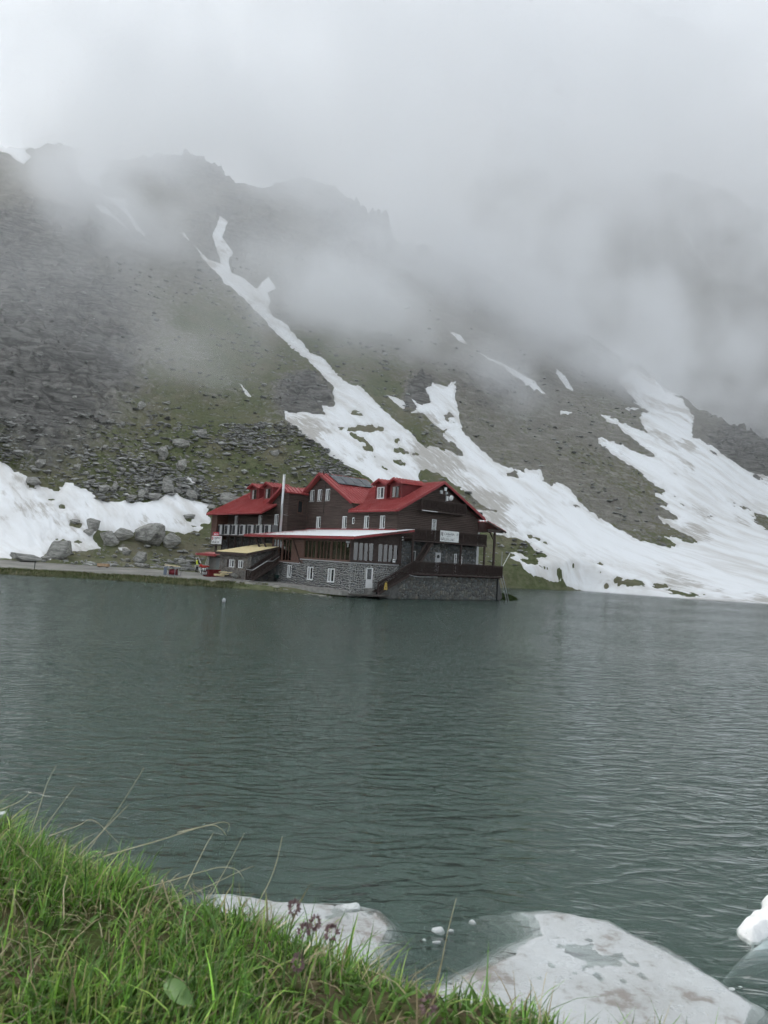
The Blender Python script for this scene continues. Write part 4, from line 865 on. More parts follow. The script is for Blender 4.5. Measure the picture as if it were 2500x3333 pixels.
def rock_mat():
    m = mat('schist_boulder', rough=.92, spec=.15); t = NT(m); v = t.coord(kind='Object'); g = t.new('NewGeometry') if False else None
    oi = t.new('ObjectInfo'); st = t.coord((1, 1, 4)); a = t.noise(v, 1.7, 6, .65); b = t.noise(st, 2.2, 5, .7, .4); c3 = t.noise(v, 9, 4, .7)
    c = t.mix(t.ramp(b, .36, .64), (.17, .166, .152), (.44, .43, .395)); c = t.mix(t.ramp(a, .52, .75, 0, .8), c, (.50, .50, .46)); c = t.mix(t.ramp(c3, .55, .75, 0, .75), c, (.09, .095, .065))
    c = t.mix(t.math('MULTIPLY', oi.outputs['Random'], .3), c, (.17, .172, .168)); t.col(c); t.bump(t.math('ADD', b, t.math('MULTIPLY', c3, .5)), .06); return m
ROCKM = rock_mat()
def hit_many(P):
    ys = np.concatenate([np.arange(72, 130, .35), np.arange(130, 420, 1.2)]); out = []
    for px, py in P:
        a, t = ray(px, py); x = a*ys; z = CAM_H+t*ys; g = ground0(x, ys); k = np.nonzero(g > z)[0]
        out.append((x[k[0]], ys[k[0]]) if len(k) else None)
    return out
MESHES = [rock_mesh('boulder', 100+i, 3 if i < 6 else 2, [1., .75, .6, .85, .5, .7][i % 6], 12+i % 5) for i in range(18)]
for me in MESHES: me.materials.append(ROCKM)
PLACED = []
def boulder(px, py, w, h, k, label, group=None, rz=None, sink=.25, depth=None):
    """photo centre and size in photo pixels"""
    q = hit_many([(px, py+h*.45)])[0]
    if q is None: return
    x, y = q; me = MESHES[k % len(MESHES)]
    o = bpy.data.objects.new('boulder', me); COL.objects.link(o)
    mpp = math.hypot(x, y)/FPX; sx = w*mpp/2*.9; sz = h*mpp/2*.9; sy = depth or min(sx*.9, max(sx*.55, sz))
    E_x = [f(v.co[i] for v in me.vertices) for i in range(3) for f in (min, max)]; zmin = E_x[4]
    o.scale = (2*sx/(E_x[1]-E_x[0]), 2*sy/(E_x[3]-E_x[2]), 2.5*sz/(E_x[5]-E_x[4])); o.rotation_euler = (random.uniform(-.12, .12), random.uniform(-.12, .12), random.uniform(-.25, .25)+(math.pi if random.random() < .5 else 0) if rz is None else rz)
    o.location = (x, y+sy*.5, gz(x, y+sy*.3)-zmin*o.scale.z-sink*sz)
    tag(o, label, 'boulder', group); PLACED.append((px, py, w)); return o
def build_boulders():
    Z = lambda *a: (a[0]*.5425, 1250+a[1]*.5425, a[2]*.5425, a[3]*.5425)
    G = 'boulders strewn over the mountainside left of the lodge'
    named = [
        ((885, 930, 190, 125), 4, 'huge flat-topped grey slab boulder beside the lower edge of the snow'), ((1020, 960, 120, 85), 1, 'cracked lower half of the huge slab, on its lodge side'),
        ((350, 1005, 150, 100), 0, 'dome-shaped grey boulder at the foot of the snow near the road'), ((130, 1047, 190, 48), 2, 'long low slab rock at the snow edge by the road'),
        ((545, 860, 80, 66), 3, 'upright grey boulder standing in the snow left of the huge slab'), ((640, 943, 115, 78), 5, 'dark jagged boulder between the snow and the huge slab'),
        ((730, 925, 130, 70), 1, 'broad dark rock leaning against the huge slab'), ((525, 908, 72, 42), 2, 'small dark boulder below the upright rock in the snow'),
        ((840, 1046, 84, 62), 0, 'pale rounded boulder beneath the huge slab'), ((752, 1017, 62, 36), 3, 'dark rock under the tiny snow strip'), ((1087, 1073, 64, 34), 1, 'single pale boulder on the turf left of the worker'),
        ((850, 1092, 90, 26), 4, 'flat pale slab at the roadside below the pale rounded boulder'), ((270, 1050, 60, 26), 2, 'dark rock touching the low slab by the road'), ((1370, 712, 135, 78), 4, 'big smooth slab boulder above the left end of the red roof'),
        ((995, 625, 80, 95), 0, 'tall pointed boulder above the snow field'), ((845, 672, 72, 58), 5, 'rounded boulder on the upper rim of the snow'), ((925, 690, 82, 46), 3, 'wide boulder on the snow rim beside the rounded one'),
        ((970, 425, 70, 78), 1, 'square-cut pale block high above the snow'), ((1085, 500, 68, 72), 2, 'grey boulder right below the square-cut block'), ((1080, 370, 120, 52), 4, 'long pale slab above the square-cut block'),
        ((1140, 682, 78, 52), 0, 'boulder at the right end of the snow rim'), ((620, 642, 66, 48), 3, 'boulder where the snow rim turns, left one of a pair'), ((682, 634, 48, 46), 5, 'boulder where the snow rim turns, right one of a pair'),
        ((785, 687, 70, 34), 2, 'low boulder half buried at the snow rim'), ((1205, 312, 74, 40), 4, 'pale slab alone on the turf above the lodge roof'), ((840, 180, 56, 48), 1, 'lone pale boulder high on the green flank'), ((1135, 800, 78, 30), 3, 'dark rock island near the right end of the left snow'),
        ((445, 846, 66, 28), 2, 'dark rock island in the middle of the left snow'), ((185, 610, 88, 40), 0, 'dark rock poking through the snow near the left edge'), ((1265, 750, 80, 32), 5, 'boulder tucked beside the left end of the lodge roof')]
    for (a, k, lab) in named: boulder(*Z(*a), k, lab)
    rd = random.Random(5); n = 0; tries = 0
    while n < 240 and tries < 5000:
        tries += 1
        if rd.random() < .72: cx, cy_ = rd.uniform(-20, 1780), rd.gauss(520, 95)
        else: cx, cy_ = rd.uniform(100, 1600), rd.uniform(60, 480)
        if cx > 1200: cy_ = rd.uniform(330, 700)
        if rd.random() < .14: cx, cy_ = rd.uniform(430, 1180), rd.uniform(1000, 1095)
        w = min(70, rd.lognormvariate(3.05, .5)); px, py = cx*.5425, 1250+cy_*.5425
        if px > 640 and py > 1500+max(0, (760-px))*.9: continue
        if poly_sd(np.array([px]), np.array([py]), SNOW_LEFT)[0] > -4 or poly_sd(np.array([px]), np.array([py]), SNOW_MAIN)[0] > -6: continue
        if any(abs(px-a) < (w*.27+c*.4) and abs(py-b) < (w*.2+c*.3) for a, b, c in PLACED): continue
        k_ = 'turf beside the shore road' if cy_ > 960 else ('steep slope directly above the lodge roofs' if cx > 1180 else ('green flank high above the left snow' if cy_ < 360 else 'rubble band along the upper rim of the left snow'))
        b = boulder(px, py, w*.5425, w*.5425*rd.uniform(.4, .75), rd.randrange(18), ['small', 'fair-sized', 'larger'][0 if w < 18 else 1 if w < 30 else 2]+' grey angular boulder on the '+k_, 'grey boulders on the '+k_)
        if b: n += 1
build_boulders()
def build_scree():
    """small loose stones, past counting: one mesh"""
    rd = np.random.default_rng(3); bm = bmesh.new(); bmesh.ops.create_icosphere(bm, subdivisions=1, radius=1); V = np.array([v.co[:] for v in bm.verts]); Fc = np.array([[v.index for v in f.verts] for f in bm.faces]); bm.free()
    V0 = np.array([v/np.linalg.norm(v) for v in V]); bm = bmesh.new(); bmesh.ops.create_icosphere(bm, subdivisions=1, radius=1); bm.free()
    P = []
    flat = TZ0.ravel(); px = TPX.ravel(); py = TPY.ravel(); dens = fbm(TX/9, TY/9, 3, 301).ravel(); r = RR_.ravel()
    ok = (flat > .9) & (px > -80) & (px < 2600) & (py > 850) & (py < 1870) & (r < 300)
    snow = np.maximum(poly_sd(TPX, TPY, SNOW_MAIN), poly_sd(TPX, TPY, SNOW_LEFT)).ravel(); ok &= snow < -2
    w = np.where(ok, (.25+np.clip(dens+.15, 0, 1)*2.2), 0); leftw = ((px < 1150) & (py > 1380) & (py < 1640)); w = w*np.where(leftw, 3.2, np.where(py > 1600, .22, np.where(px > 1150, .10, np.where(py < 1380, .16, .4))))*(r/100)**.6
    idx = rd.choice(len(flat), 9500, p=w/w.sum())
    n = len(idx); s = np.exp(rd.normal(-1.6, .55, n))*np.where(leftw[idx], 1.0, 1.25)*(r[idx]/100)**.55
    s = np.minimum(s, .7)
    x = TX.ravel()[idx]+rd.normal(0, .3, n); y = TY.ravel()[idx]+rd.normal(0, .3, n); z = TZ.ravel()[idx]
    sc_ = np.stack([s*rd.uniform(.8, 1.5, n), s*rd.uniform(.7, 1.1, n), s*rd.uniform(.25, .5, n)], -1)
    an = rd.uniform(0, 6.28, n); jit = rd.uniform(.7, 1.25, (n, len(V0), 1))
    vv = V0[None]*jit*sc_[:, None]; ca, sa = np.cos(an)[:, None], np.sin(an)[:, None]
    X = vv[:, :, 0]*ca-vv[:, :, 1]*sa; Y = vv[:, :, 0]*sa+vv[:, :, 1]*ca
    W = np.stack([X+x[:, None], Y+y[:, None], vv[:, :, 2]+z[:, None]+.1*s[:, None]], -1).reshape(-1, 3)
    Fa = (Fc[None]+(np.arange(n)*len(V0))[:, None, None]).reshape(-1, 3)
    me = npmesh('scree', W, Fa, False); c = np.exp(rd.normal(-1.2, .3, n))[:, None]*np.array([1, 1, .95]); cattr(me, 'tint', np.repeat(c, len(V0), 0))
    tag(link('scree_rubble', me, M['stone']), 'loose grey stones scattered thickly over the slopes', 'scree', kind='stuff')
build_scree()
# ------------------------------------------------------------------ shoreline: turf tufts, pale rubble edge
def ribbons(name, base, L, w, lean, az, cols, m, seg=3, curl=.6, label=None, cat=None, kind='stuff'):
    """n grass blades as tapering bent ribbons"""
    n = len(base); t = np.linspace(0, 1, seg+1)[None, :, None]
    d = np.stack([np.cos(az), np.sin(az), 0*az], -1)[:, None]; s = np.stack([-np.sin(az), np.cos(az), 0*az], -1)[:, None]
    L_ = L[:, None, None]; ln = lean[:, None, None]
    c = base[:, None]+d*(L_*ln*(t*.35+t*t*curl))+np.array([0, 0, 1.])*(L_*(t-ln*.38*t*t))
    wd = (w[:, None, None]*(1-t)**.7*(.55+.9*t*(1-t)+.45))*.5; tw = rng.uniform(-1, 1, n)[:, None, None]; side = s*np.cos(tw)+d*np.sin(tw)
    A = c-side*wd; B = c+side*wd
    V = np.stack([A, B], 2).reshape(n, -1, 3); k = 2*(seg+1)
    q = np.array([[2*i, 2*i+1, 2*i+3, 2*i+2] for i in range(seg)]); F_ = (q[None]+(np.arange(n)*k)[:, None, None]).reshape(-1, 4)
    me = npmesh(name, V.reshape(-1, 3), F_); sh = np.ones((n, k, 1)); cattr(me, 'tint', (np.repeat(cols[:, None], k, 1)*sh).reshape(-1, 3))
    o = link(name, me, m); return tag(o, label, cat, kind=kind)
def grass_mat():
    m = mat('grass_blade', rough=.55, spec=.3); t = NT(m); a = t.attr('tint', 'Color'); t.col(a)
    tl = t.new('BsdfTranslucent'); t.L.new(a, tl.inputs['Color']); mx = t.new('MixShader'); mx.inputs[0].default_value = .35
    t.L.new(t.b.outputs[0], mx.inputs[1]); t.L.new(tl.outputs[0], mx.inputs[2]); out = [x for x in t.N if x.type == 'OUTPUT_MATERIAL'][0]; t.L.new(mx.outputs[0], out.inputs[0]); return m
GRASSM = grass_mat()
def palette(n, cs, var=.25, r=rng):
    cs = np.array(cs); i = r.integers(0, len(cs), n); return cs[i]*np.exp(r.normal(0, var, (n, 1)))
def build_shore():
    n = 44000; x = rng.uniform(-75, 0, n); y = np.interp(x, [p[0] for p in LAND[:10]], [p[1] for p in LAND[:10]])+rng.uniform(-.5, 3.8, n)
    d = shore_d(x, y); cl = fbm(x*.5, y*.8, 3, 77); k = (d > .15) & (d < 3.6+1.2*cl) & (cl > -.35) & ((x < -11.5) | (d < 1.2)) & ((x < -15) | (cl > .1))
    x, y = x[k], y[k]; z = terrain_z(x, y); n = len(x)
    ribbons('shore_grass', np.stack([x, y, z-.03], -1), rng.uniform(.10, .40, n), rng.uniform(.025, .06, n), rng.uniform(.1, 1.1, n), rng.uniform(0, 6.28, n),
            palette(n, [(.07, .10, .03), (.10, .13, .045), (.14, .14, .07), (.22, .20, .11), (.05, .07, .025)]), GRASSM, 2, label='rough green and straw turf along the lake edge', cat='grass')
    # grass on the slope behind the hut
    # pale stones along the water in front of the veranda
    rd = random.Random(9)
    for i in range(46):
        t = rd.random(); p = bw(-6.9-t*3.4+rd.uniform(-.3, .5)-1.0, -.6+t*17.5)
        me = MESHES[6+rd.randrange(12)]; o = bpy.data.objects.new('shore_stone', me.copy() if i == 0 else SH[0]); COL.objects.link(o)
        if i == 0:
            SH.append(o.data); o.data.materials.clear(); o.data.materials.append(wear(mat('pale_shore_stone', rough=.95), (.22, .215, .19), (.36, .345, .30), 3, .03, 8))
        s = rd.uniform(.15, .5); o.location = (p.x, p.y, max(WATER, gz(p.x, p.y))+rd.uniform(-.1, .08)); o.scale = (s*rd.uniform(.9, 1.8), s, s*rd.uniform(.5, .9)); o.rotation_euler = (0, 0, rd.uniform(0, 6))
        tag(o, 'pale stone in the rubble edge between the concrete path and the water', 'stone', 'pale rubble along the path edge')
SH = []
build_shore()
# ------------------------------------------------------------------ stone hut with its pale board roof
def build_hut():
    h = at_lodge('stone_hut', 'low stone hut with pale yellow board roof beside the veranda', 'hut')
    X = -9.0
    stonework(h, (X, 0, 0), *FX, [(14.2, .3), (21.6, .3), (21.6, 3.5), (14.2, 3.5)], [(15.55, 17.3, 1.95, 2.8), (17.7, 19.6, 1.85, 2.85)], cell=.2, hue=(.22, .20, .18), mortar=wear(mat('hut_mortar', rough=.95), (.24, .225, .20), (.32, .30, .27), 4, .01), gap=.1, var=.35)
    stonework(h, (X, 14.2, 0), (1, 0, 0), (0, -1, 0), [(0, .3), (4.6, .3), (4.6, 4.4), (0, 3.4)], cell=.22, hue=(.15, .14, .13), mortar=M['dark_mortar'])
    e = MB(); e.box(X+.1, -4.4, 14.4, 21.5, .3, 3.3); e.box(X+.4, -4.4, 21.5, 25.4, .3, 3.1); e.build('hut_core', M['concrete'], h)
    for a, b in ((15.6, 17.25), (17.75, 19.55)):
        window(h, (X, 0, 0), *FX, a, b-.55, 1.95, 2.8, 2, m=M['white_frame'], depth=.02, sill=False)
        s = MB(); s.box(X-.05, X, b-.5, b, 1.93, 2.82); s.build('shutter', M['dark_wood'], h)
    zr = lambda x: 3.56+(x+9.35)*.237
    r = MB(); pl = [(-9.4, 14.0), (-9.4, 22.0), (-4.2, 20.2), (-4.2, 14.0)]
    r.slab([(x, y, zr(x)) for x, y in pl], (0, 0, .09)); ro = r.build('board_roof', M['dark_wood'], h)
    for k in range(6):   # pale boards laid side by side
        y0 = 14.02+k*1.33; b = MB(); y1 = y0+1.30
        xb = lambda y: np.interp(y, [14, 20.2, 22.0], [-4.2, -4.2, -9.3])
        b.slab([(-9.42, y0, zr(-9.42)+.094), (-9.42, y1, zr(-9.42)+.094), (xb(y1), y1, zr(xb(y1))+.094), (xb(y0), y0, zr(xb(y0))+.094)], (0, 0, .03)); b.build('board', M['osb'], h if False else ro)
    f = MB(); f.box(-9.44, -9.40, 14.0, 22.0, 3.34, 3.56); f.bar((-9.4, 13.97, 3.5), (-4.2, 13.97, 4.72), .05, .22); f.build('fascia', M['dark_wood'], h)
    # porch roof of red sheet over the grey doorway
    p = MB(); p.slab([(-9.5, 21.7, 3.14), (-9.5, 27.4, 3.14), (-7.8, 27.4, 3.42), (-7.8, 21.7, 3.42)], (0, 0, .07)); p.build('porch_roof', M['red_metal'], h)
    p = MB(); p.box(-9.54, -9.48, 21.6, 27.45, 3.02, 3.3); p.build('porch_fascia', M['red_trim'], h)
    g = MB(); g.box(-8.62, -8.55, 22.3, 23.4, .7, 2.8); g.build('grey_door', M['grey_board'], h)
    w = MB(); w.box(-8.6, -8.4, 21.6, 25.4, .3, 3.1); w.build('porch_wall', M['concrete'], h)
    # stair in the gap towards the veranda, with steel handrail
    s = at_lodge('side_stair', 'dark wooden stair with steel handrail between hut and veranda', 'stair')
    st = MB(); n = 11
    for i in range(n): t = (i+.5)/n; x = -9.2+3.0*t; st.box(x-.17, x+.17, 12.7, 14.0, .8+2.1*(i+1)/n-.05, .8+2.1*(i+1)/n)
    for y in (12.7, 14.0): st.bar((-9.3, y, .75), (-6.2, y, 2.85), .06, .3)
    st.box(-6.3, -5.7, 12.6, 15.2, 2.8, 2.9); st.build('flight', M['dark_wood'], s)
    slat_rail(s, (-9.3, 12.65, .78), (-6.2, 12.65, 2.88), 1.0, gap=.16, name='railing')
    slat_rail(s, (-9.3, 14.05, .78), (-6.2, 14.05, 2.88), 1.05, gap=.16, name='railing')
    t = MB(); t.tube([(-9.4, 13.9, 1.9), (-9.35, 12.6, 1.88), (-7.7, 12.6, 2.92), (-7.0, 12.6, 2.95), (-6.2, 12.6, 3.5)], .035, 6); t.build('handrail', M['steel'], s, True)
    pl = MB(); pl.box(-9.7, -9.2, 12.4, 14.6, .45, .75); pl.build('foot_block', M['concrete'], s)
build_hut()
# ------------------------------------------------------------------ things about the yard
def place(name, label, cat, px, py, z=None, rz=0., group=None):
    p = hit_many([(px, py)])[0]; x, y = p; o = empty(name, (x, y, (gz(x, y)+.04) if z is None else z), rz); tag(o, label, cat, group); return o
def build_yard():
    ground = lambda x, y: gz(x, y)+.06
    # worker in a high-visibility vest
    hp = onz(640, 1865.5, .78); gx, gy = hp.x, hp.y; g0 = ground(gx, gy)
    per = empty('person', (gx, gy, g0), R(-60)); tag(per, 'person in yellow vest and dark trousers carrying a white frame', 'person')
    J = {'pel': (0, 0, .93), 'wai': (0, .01, 1.08), 'che': (0, .03, 1.32), 'nec': (0, .03, 1.50), 'hed': (0, .05, 1.60), 'top': (0, .05, 1.74), 'ls': (.19, .03, 1.43), 'le': (.27, .06, 1.16), 'lh': (.18, .30, 1.02),
         'rs': (-.19, .03, 1.43), 're': (-.26, .10, 1.17), 'rh': (-.16, .34, 1.08), 'lp': (.10, 0, .88), 'lk': (.12, .06, .50), 'la': (.12, -.02, .09), 'lt': (.13, .17, .04), 'rp': (-.10, 0, .88), 'rk': (-.12, -.02, .50), 'ra': (-.13, -.12, .09), 'rt': (-.14, .07, .04)}
    E = [('pel', 'wai'), ('wai', 'che'), ('che', 'nec'), ('nec', 'hed'), ('hed', 'top'), ('che', 'ls'), ('ls', 'le'), ('le', 'lh'), ('che', 'rs'), ('rs', 're'), ('re', 'rh'), ('pel', 'lp'), ('lp', 'lk'), ('lk', 'la'), ('la', 'lt'), ('pel', 'rp'), ('rp', 'rk'), ('rk', 'ra'), ('ra', 'rt')]
    rad = dict(pel=.145, wai=.135, che=.16, nec=.06, hed=.10, top=.085, ls=.075, le=.055, lh=.042, rs=.075, re=.055, rh=.042, lp=.095, lk=.068, la=.05, lt=.045, rp=.095, rk=.068, ra=.05, rt=.045)
    K = list(J)
    def skinned(name, keys, grow, m, mat_by_z=None):
        ks = [k for k in K if k in keys]; me = bpy.data.meshes.new(name); me.from_pydata([J[k] for k in ks], [(ks.index(a), ks.index(b)) for a, b in E if a in ks and b in ks], [])
        o = link(name, me, None); md = o.modifiers.new('skin', 'SKIN')
        for i, k in enumerate(ks): r = rad[k]*grow; me.skin_vertices[0].data[i].radius = (r, r*.85)
        me.skin_vertices[0].data[0].use_root = True; o.modifiers.new('sub', 'SUBSURF').render_levels = 2; o.modifiers['sub'].levels = 2
        dg = bpy.context.evaluated_depsgraph_get(); m2 = bpy.data.meshes.new_from_object(o.evaluated_get(dg)); bpy.data.objects.remove(o)
        m2.materials.clear(); o = link(name, m2, m, per)
        if mat_by_z:
            for p in m2.polygons: p.material_index = mat_by_z(p.center)
        for p in m2.polygons: p.use_smooth = True
        return o
    skin = mat('skin', (.45, .28, .2), .6); dark = mat('dark_clothes', (.022, .024, .028), .8); boot = mat('boot', (.02, .018, .015), .7)
    skinned('body', set(K), 1.12, [dark, skin, boot], lambda c: 1 if (c.z > 1.50 and c.y > .03) or (c.y > .27 and c.z > .9) else (2 if c.z < .12 else 0))
    vb = MB(); rings = [(.90, .195, .150), (1.02, .190, .148), (1.14, .195, .150), (1.28, .225, .165), (1.40, .235, .160), (1.47, .19, .13), (1.52, .10, .09)]
    for z, a_, b_ in rings: vb.v += [(a_*math.cos(t), .025+b_*math.sin(t), z) for t in np.linspace(0, 2*math.pi, 17)[:-1]]
    vb.f += [(r*16+k, r*16+(k+1) % 16, (r+1)*16+(k+1) % 16, (r+1)*16+k) for r in range(len(rings)-1) for k in range(16)]
    vb.build('vest', mat('yellow_vest', (.70, .80, .04), .6), per, True)
    b = MB()
    for z in (1.03, 1.09): pass
    b = MB(); b.tube([(.195*math.cos(t), .025+.155*math.sin(t), .99) for t in np.linspace(0, 2*math.pi, 19)], .028, 6); b.build('reflective_band', M['white_paint'], per, True)
    hr = ico('hair', .112, 2); me = bpy.data.meshes.new('hair')
    for v in hr.verts: v.co = Vector((v.co.x*.92, v.co.y, v.co.z*1.0))+Vector((0, .03, 1.68))
    hr.to_mesh(me); hr.free(); link('hair', me, mat('dark_hair', (.02, .016, .014), .8), per)
    def hand(s):
        h = J['lh' if s > 0 else 'rh']; m = MB()
        for i in range(4): y = h[1]+.02+.0*i; m.tube([(h[0]+s*(.03-.02*i), h[1]+.02, h[2]-.01), (h[0]+s*(.03-.02*i), h[1]+.07, h[2]+.0), (h[0]+s*(.03-.02*i), h[1]+.085, h[2]-.035)], .0095, 5)
        m.tube([(h[0]-s*.035, h[1]+.0, h[2]), (h[0]-s*.045, h[1]+.05, h[2]+.02)], .011, 5); m.build('hand', skin, per, True)
    hand(1); hand(-1)
    # the white frame carried
    def bar_thing(name, label, cat, pts, w, m, group=None):
        o = MB()
        for p, q in zip(pts[:-1], pts[1:]): o.bar(p, q, w)
        return tag(o.build(name, m), label, cat, group)
    fz = lambda px, py: ony(px, py, gy-.35)
    S = lambda x, y: (620+x*.09644, 1800+y*.09644)
    P = [fz(*S(*q)) for q in ((200, 260), (185, 215), (268, 125), (350, 350), (300, 470), (350, 700))]
    o = MB(); o.bar(P[0], P[1], .07); o.bar(P[1], P[2], .07); o.bar(P[2], P[3], .09); o.build('carried_frame', M['white_paint']); tag(bpy.context.scene.objects['carried_frame'], 'white window frame carried upright by the worker', 'frame')
    d = onz(*S(350, 700), g0).y
    fy = lambda px, py, y: ony(*S(px, py), y)
    y0 = gy-.6
    o = MB(); o.bar(fy(300, 520, y0), fy(355, 700, y0-.1), .10); tag(o.build('white_post', M['white_paint']), 'short white post leaning by the worker, under the red tarp', 'post')
    o = MB(); o.bar(fy(140, 432, y0+.2), fy(300, 440, y0+.1), .06); tag(o.build('white_batten', M['white_paint']), 'white batten held level at the worker\'s hip', 'batten')
    # white profiles leaning against the porch
    yb = gy-.2
    for k, (a, b) in enumerate((((595, 95), (490, 420)), ((640, 100), (585, 430)), ((615, 150), (540, 415)))):
        o = MB(); o.bar(fy(*a, yb+.5), fy(*b, yb-.3), .07); tag(o.build('white_profile', M['white_paint']), ['leftmost of three white profiles leaning on the porch wall', 'rightmost of three white profiles leaning on the porch wall', 'middle one of three white profiles leaning on the porch wall'][k], 'profile', 'white profiles leaning by the porch')
    # red tarp draped over a rack
    ty = gy-1.1; n = 22; k = 8; V = []; Fc = []
    for i in range(n):
        for j in range(k):
            u = i/(n-1); v = j/(k-1); top = np.interp(u, [0, .15, .35, .5, .7, .9, 1], [440, 360, 430, 420, 430, 430, 500]); bot = np.interp(u, [0, .2, .4, .55, .7, .9, 1], [445, 490, 520, 495, 480, 470, 520])
            q = fy(290+u*415, top+(bot-top)*v, ty-.35*math.sin(v*math.pi)+.06*math.sin(u*25+v*5)); V.append(tuple(q))
    Fc = [(i*k+j, (i+1)*k+j, (i+1)*k+j+1, i*k+j+1) for i in range(n-1) for j in range(k-1)]
    me = bpy.data.meshes.new('tarp'); me.from_pydata(V, [], Fc); o = link('red_tarp', me, wear(mat('red_tarpaulin', rough=.5), (.50, .04, .03), (.62, .08, .06), 3)); o.modifiers.new('solid', 'SOLIDIFY').thickness = .02
    for p in me.polygons: p.use_smooth = True
    tag(o, 'crumpled red tarp thrown over the rack beside the worker', 'tarp')
    # rack with white bundles below
    rkp = onz(*S(450, 745), g0); rkp.z = ground(rkp.x, rkp.y); rk = empty('work_rack', tuple(rkp), 0); tag(rk, 'grey steel rack with white bundles under the red tarp', 'rack')
    base = rk.location.copy()
    L_ = lambda px, py, y=0: fy(px, py, base.y+y)-base
    for px in (390, 470, 520, 590): MB().bar(L_(px+8, 500), L_(px-10, 745), .045).build('leg', M['dark_metal'], rk)
    b = MB(); [b.bar(L_(380, y, .1), L_(600, y+10, .1), .04) for y in (600, 640, 735)]; b.build('rail', M['dark_metal'], rk)
    for px, py in ((430, 560), (490, 560), (415, 680), (480, 690), (550, 680)): MB().tube([L_(px+12, py-50, .2), L_(px-8, py+45, .2)], .14, 8, .1).build('white_bundle', M['white_paint'], rk, True)
    # dark red drum boxes, planks, debris
    for k, (a, b) in enumerate(((600, 820), (825, 1000))):
        q0, q1 = onz(*S(a, 755), g0), onz(*S(b, 760), g0); w = (q1-q0).length; qm = (q0+q1)/2; qm.z = ground(qm.x, qm.y)-.01; o = empty('red_bin', tuple(qm), math.atan2(q1.y-q0.y, q1.x-q0.x)); tag(o, ['dark red metal bin next to the work rack', 'dark red metal bin next to the timber planks'][k], 'bin', 'red metal bins by the hut')
        m = MB(); m.box(-w/2, w/2, -.02, .9, 0, .04); m.box(-w/2, w/2, -.02, .03, 0, .78); m.box(-w/2, w/2, .86, .9, 0, .78); m.box(-w/2, -w/2+.04, .031, .859, 0, .78); m.box(w/2-.04, w/2, .031, .859, 0, .78); m.build('shell', M['red_side'], o)
        m = MB(); m.bar((-w/2-.02, -.04, .8), (w/2+.02, -.04, .8), .06); [m.bar((-w/2+w*i/3, -.045, .02), (-w/2+w*i/3, -.045, .78), .05, .03) for i in range(4)]; m.build('rim', M['red_trim'], o)
    for k, (a, b, dz, wd) in enumerate((((820, 715), (1250, 730), .42, .5), ((1010, 640), (1190, 635), .75, .35), ((1030, 690), (1380, 655), .60, .18), ((830, 745), (1110, 775), .30, .3))):
        q0, q1 = onz(*S(*a), g0+dz), onz(*S(*b), g0+dz); o = MB(); o.bar(q0, q1, wd, .09); tag(o.build('timber_plank', M['fresh_wood']), ['wide fresh plank on top of the timber in front of the hut', 'short thick fresh plank against the hut wall', 'narrow fresh plank slanting over the timber pile', 'lowest fresh plank at the lake side of the timber pile'][k], 'plank', 'fresh planks stacked by the hut')
    for k in range(3): q = onz(*S(900+k*130, 800), g0); o = MB(); o.bar(q+Vector((0, 0, .12)), q+Vector((.1, 1.6, .12)), .12, .2); tag(o.build('timber_bearer', M['dark_wood']), ['bearer under the planks, nearest the red bins', 'middle bearer under the planks', 'bearer under the planks, nearest the stair'][k], 'bearer', 'bearers under the planks')
    q = onz(*S(1500, 830), g0); o = bpy.data.objects.new('rubble_sack', MESHES[9]); COL.objects.link(o); o.location = q+Vector((0, 0, .25)); o.scale = (.55, .4, .45); o.rotation_euler = (0, .5, .3); tag(o, 'grey lump of rubble leaning by the foot of the side stair', 'rubble')
    for k in range(6):
        q = onz(1070+0*k-300+k*11-8, 1872+k*.8, g0); o = MB(); o.bar(q+Vector((0, 0, .15+.05*(k % 3))), q+Vector((.6, .3*(-1)**k, .25+.06*k % .3)), .12, .05); tag(o.build('scrap_board', [M['fresh_wood'], M['red_trim'], M['grey_board']][k % 3]), f'scrap board in the debris heap by the side stair, piece {["nearest the planks", "second from the planks", "third from the planks", "fourth from the planks", "fifth from the planks", "nearest the stair"][k]}', 'scrap board', 'debris by the side stair')
    # wheelbarrow-like dark green tool cart under the grey door
    c = onz(912, 1893, WATER+.58); o = empty('wheelbarrow', tuple(c), R(30)); tag(o, 'dark green wheelbarrow parked by the grey veranda door', 'wheelbarrow')
    m = MB(); m.add([(-.5, -.3, .35), (.35, -.3, .35), (.35, .3, .35), (-.5, .3, .35), (-.7, -.4, .75), (.55, -.4, .7), (.55, .4, .7), (-.7, .4, .75)], [(0, 1, 2, 3), (0, 1, 5, 4), (1, 2, 6, 5), (2, 3, 7, 6), (3, 0, 4, 7)]); m.build('tray', mat('dark_green_paint', (.02, .05, .045), .5), o)
    m = MB(); [m.tube([(-.3, s*.28, .36), (.5, s*.25, .33), (1.1, s*.32, .6)], .025, 6) for s in (-1, 1)]; [m.tube([(.3, s*.27, .34), (.45, s*.3, 0)], .022, 6) for s in (-1, 1)]; m.build('handles', M['dark_metal'], o)
    m = MB(); m.tube([(-.62, -.06, .19), (-.62, .06, .19)], .19, 16); m.build('wheel', M['black'], o)
    m = MB(); m.slab([(-.2, -.42, .05), (.02, -.42, .05), (.05, -.3, .66), (-.02, -.3, .66)], (0, .02, 0)); m.build('pale_board', M['grey_paint'], o)
    # handcart with red drum at the roadside
    T = lambda x, y: (400+x*.18083, 1800+y*.18083)
    cc = onz(*T(860, 415), .62); cc.z = ground(cc.x, cc.y); o = empty('handcart', tuple(cc), R(-4)); tag(o, 'cluttered handcart with red drum and pale board on top beside the road', 'cart')
    w = 1.62
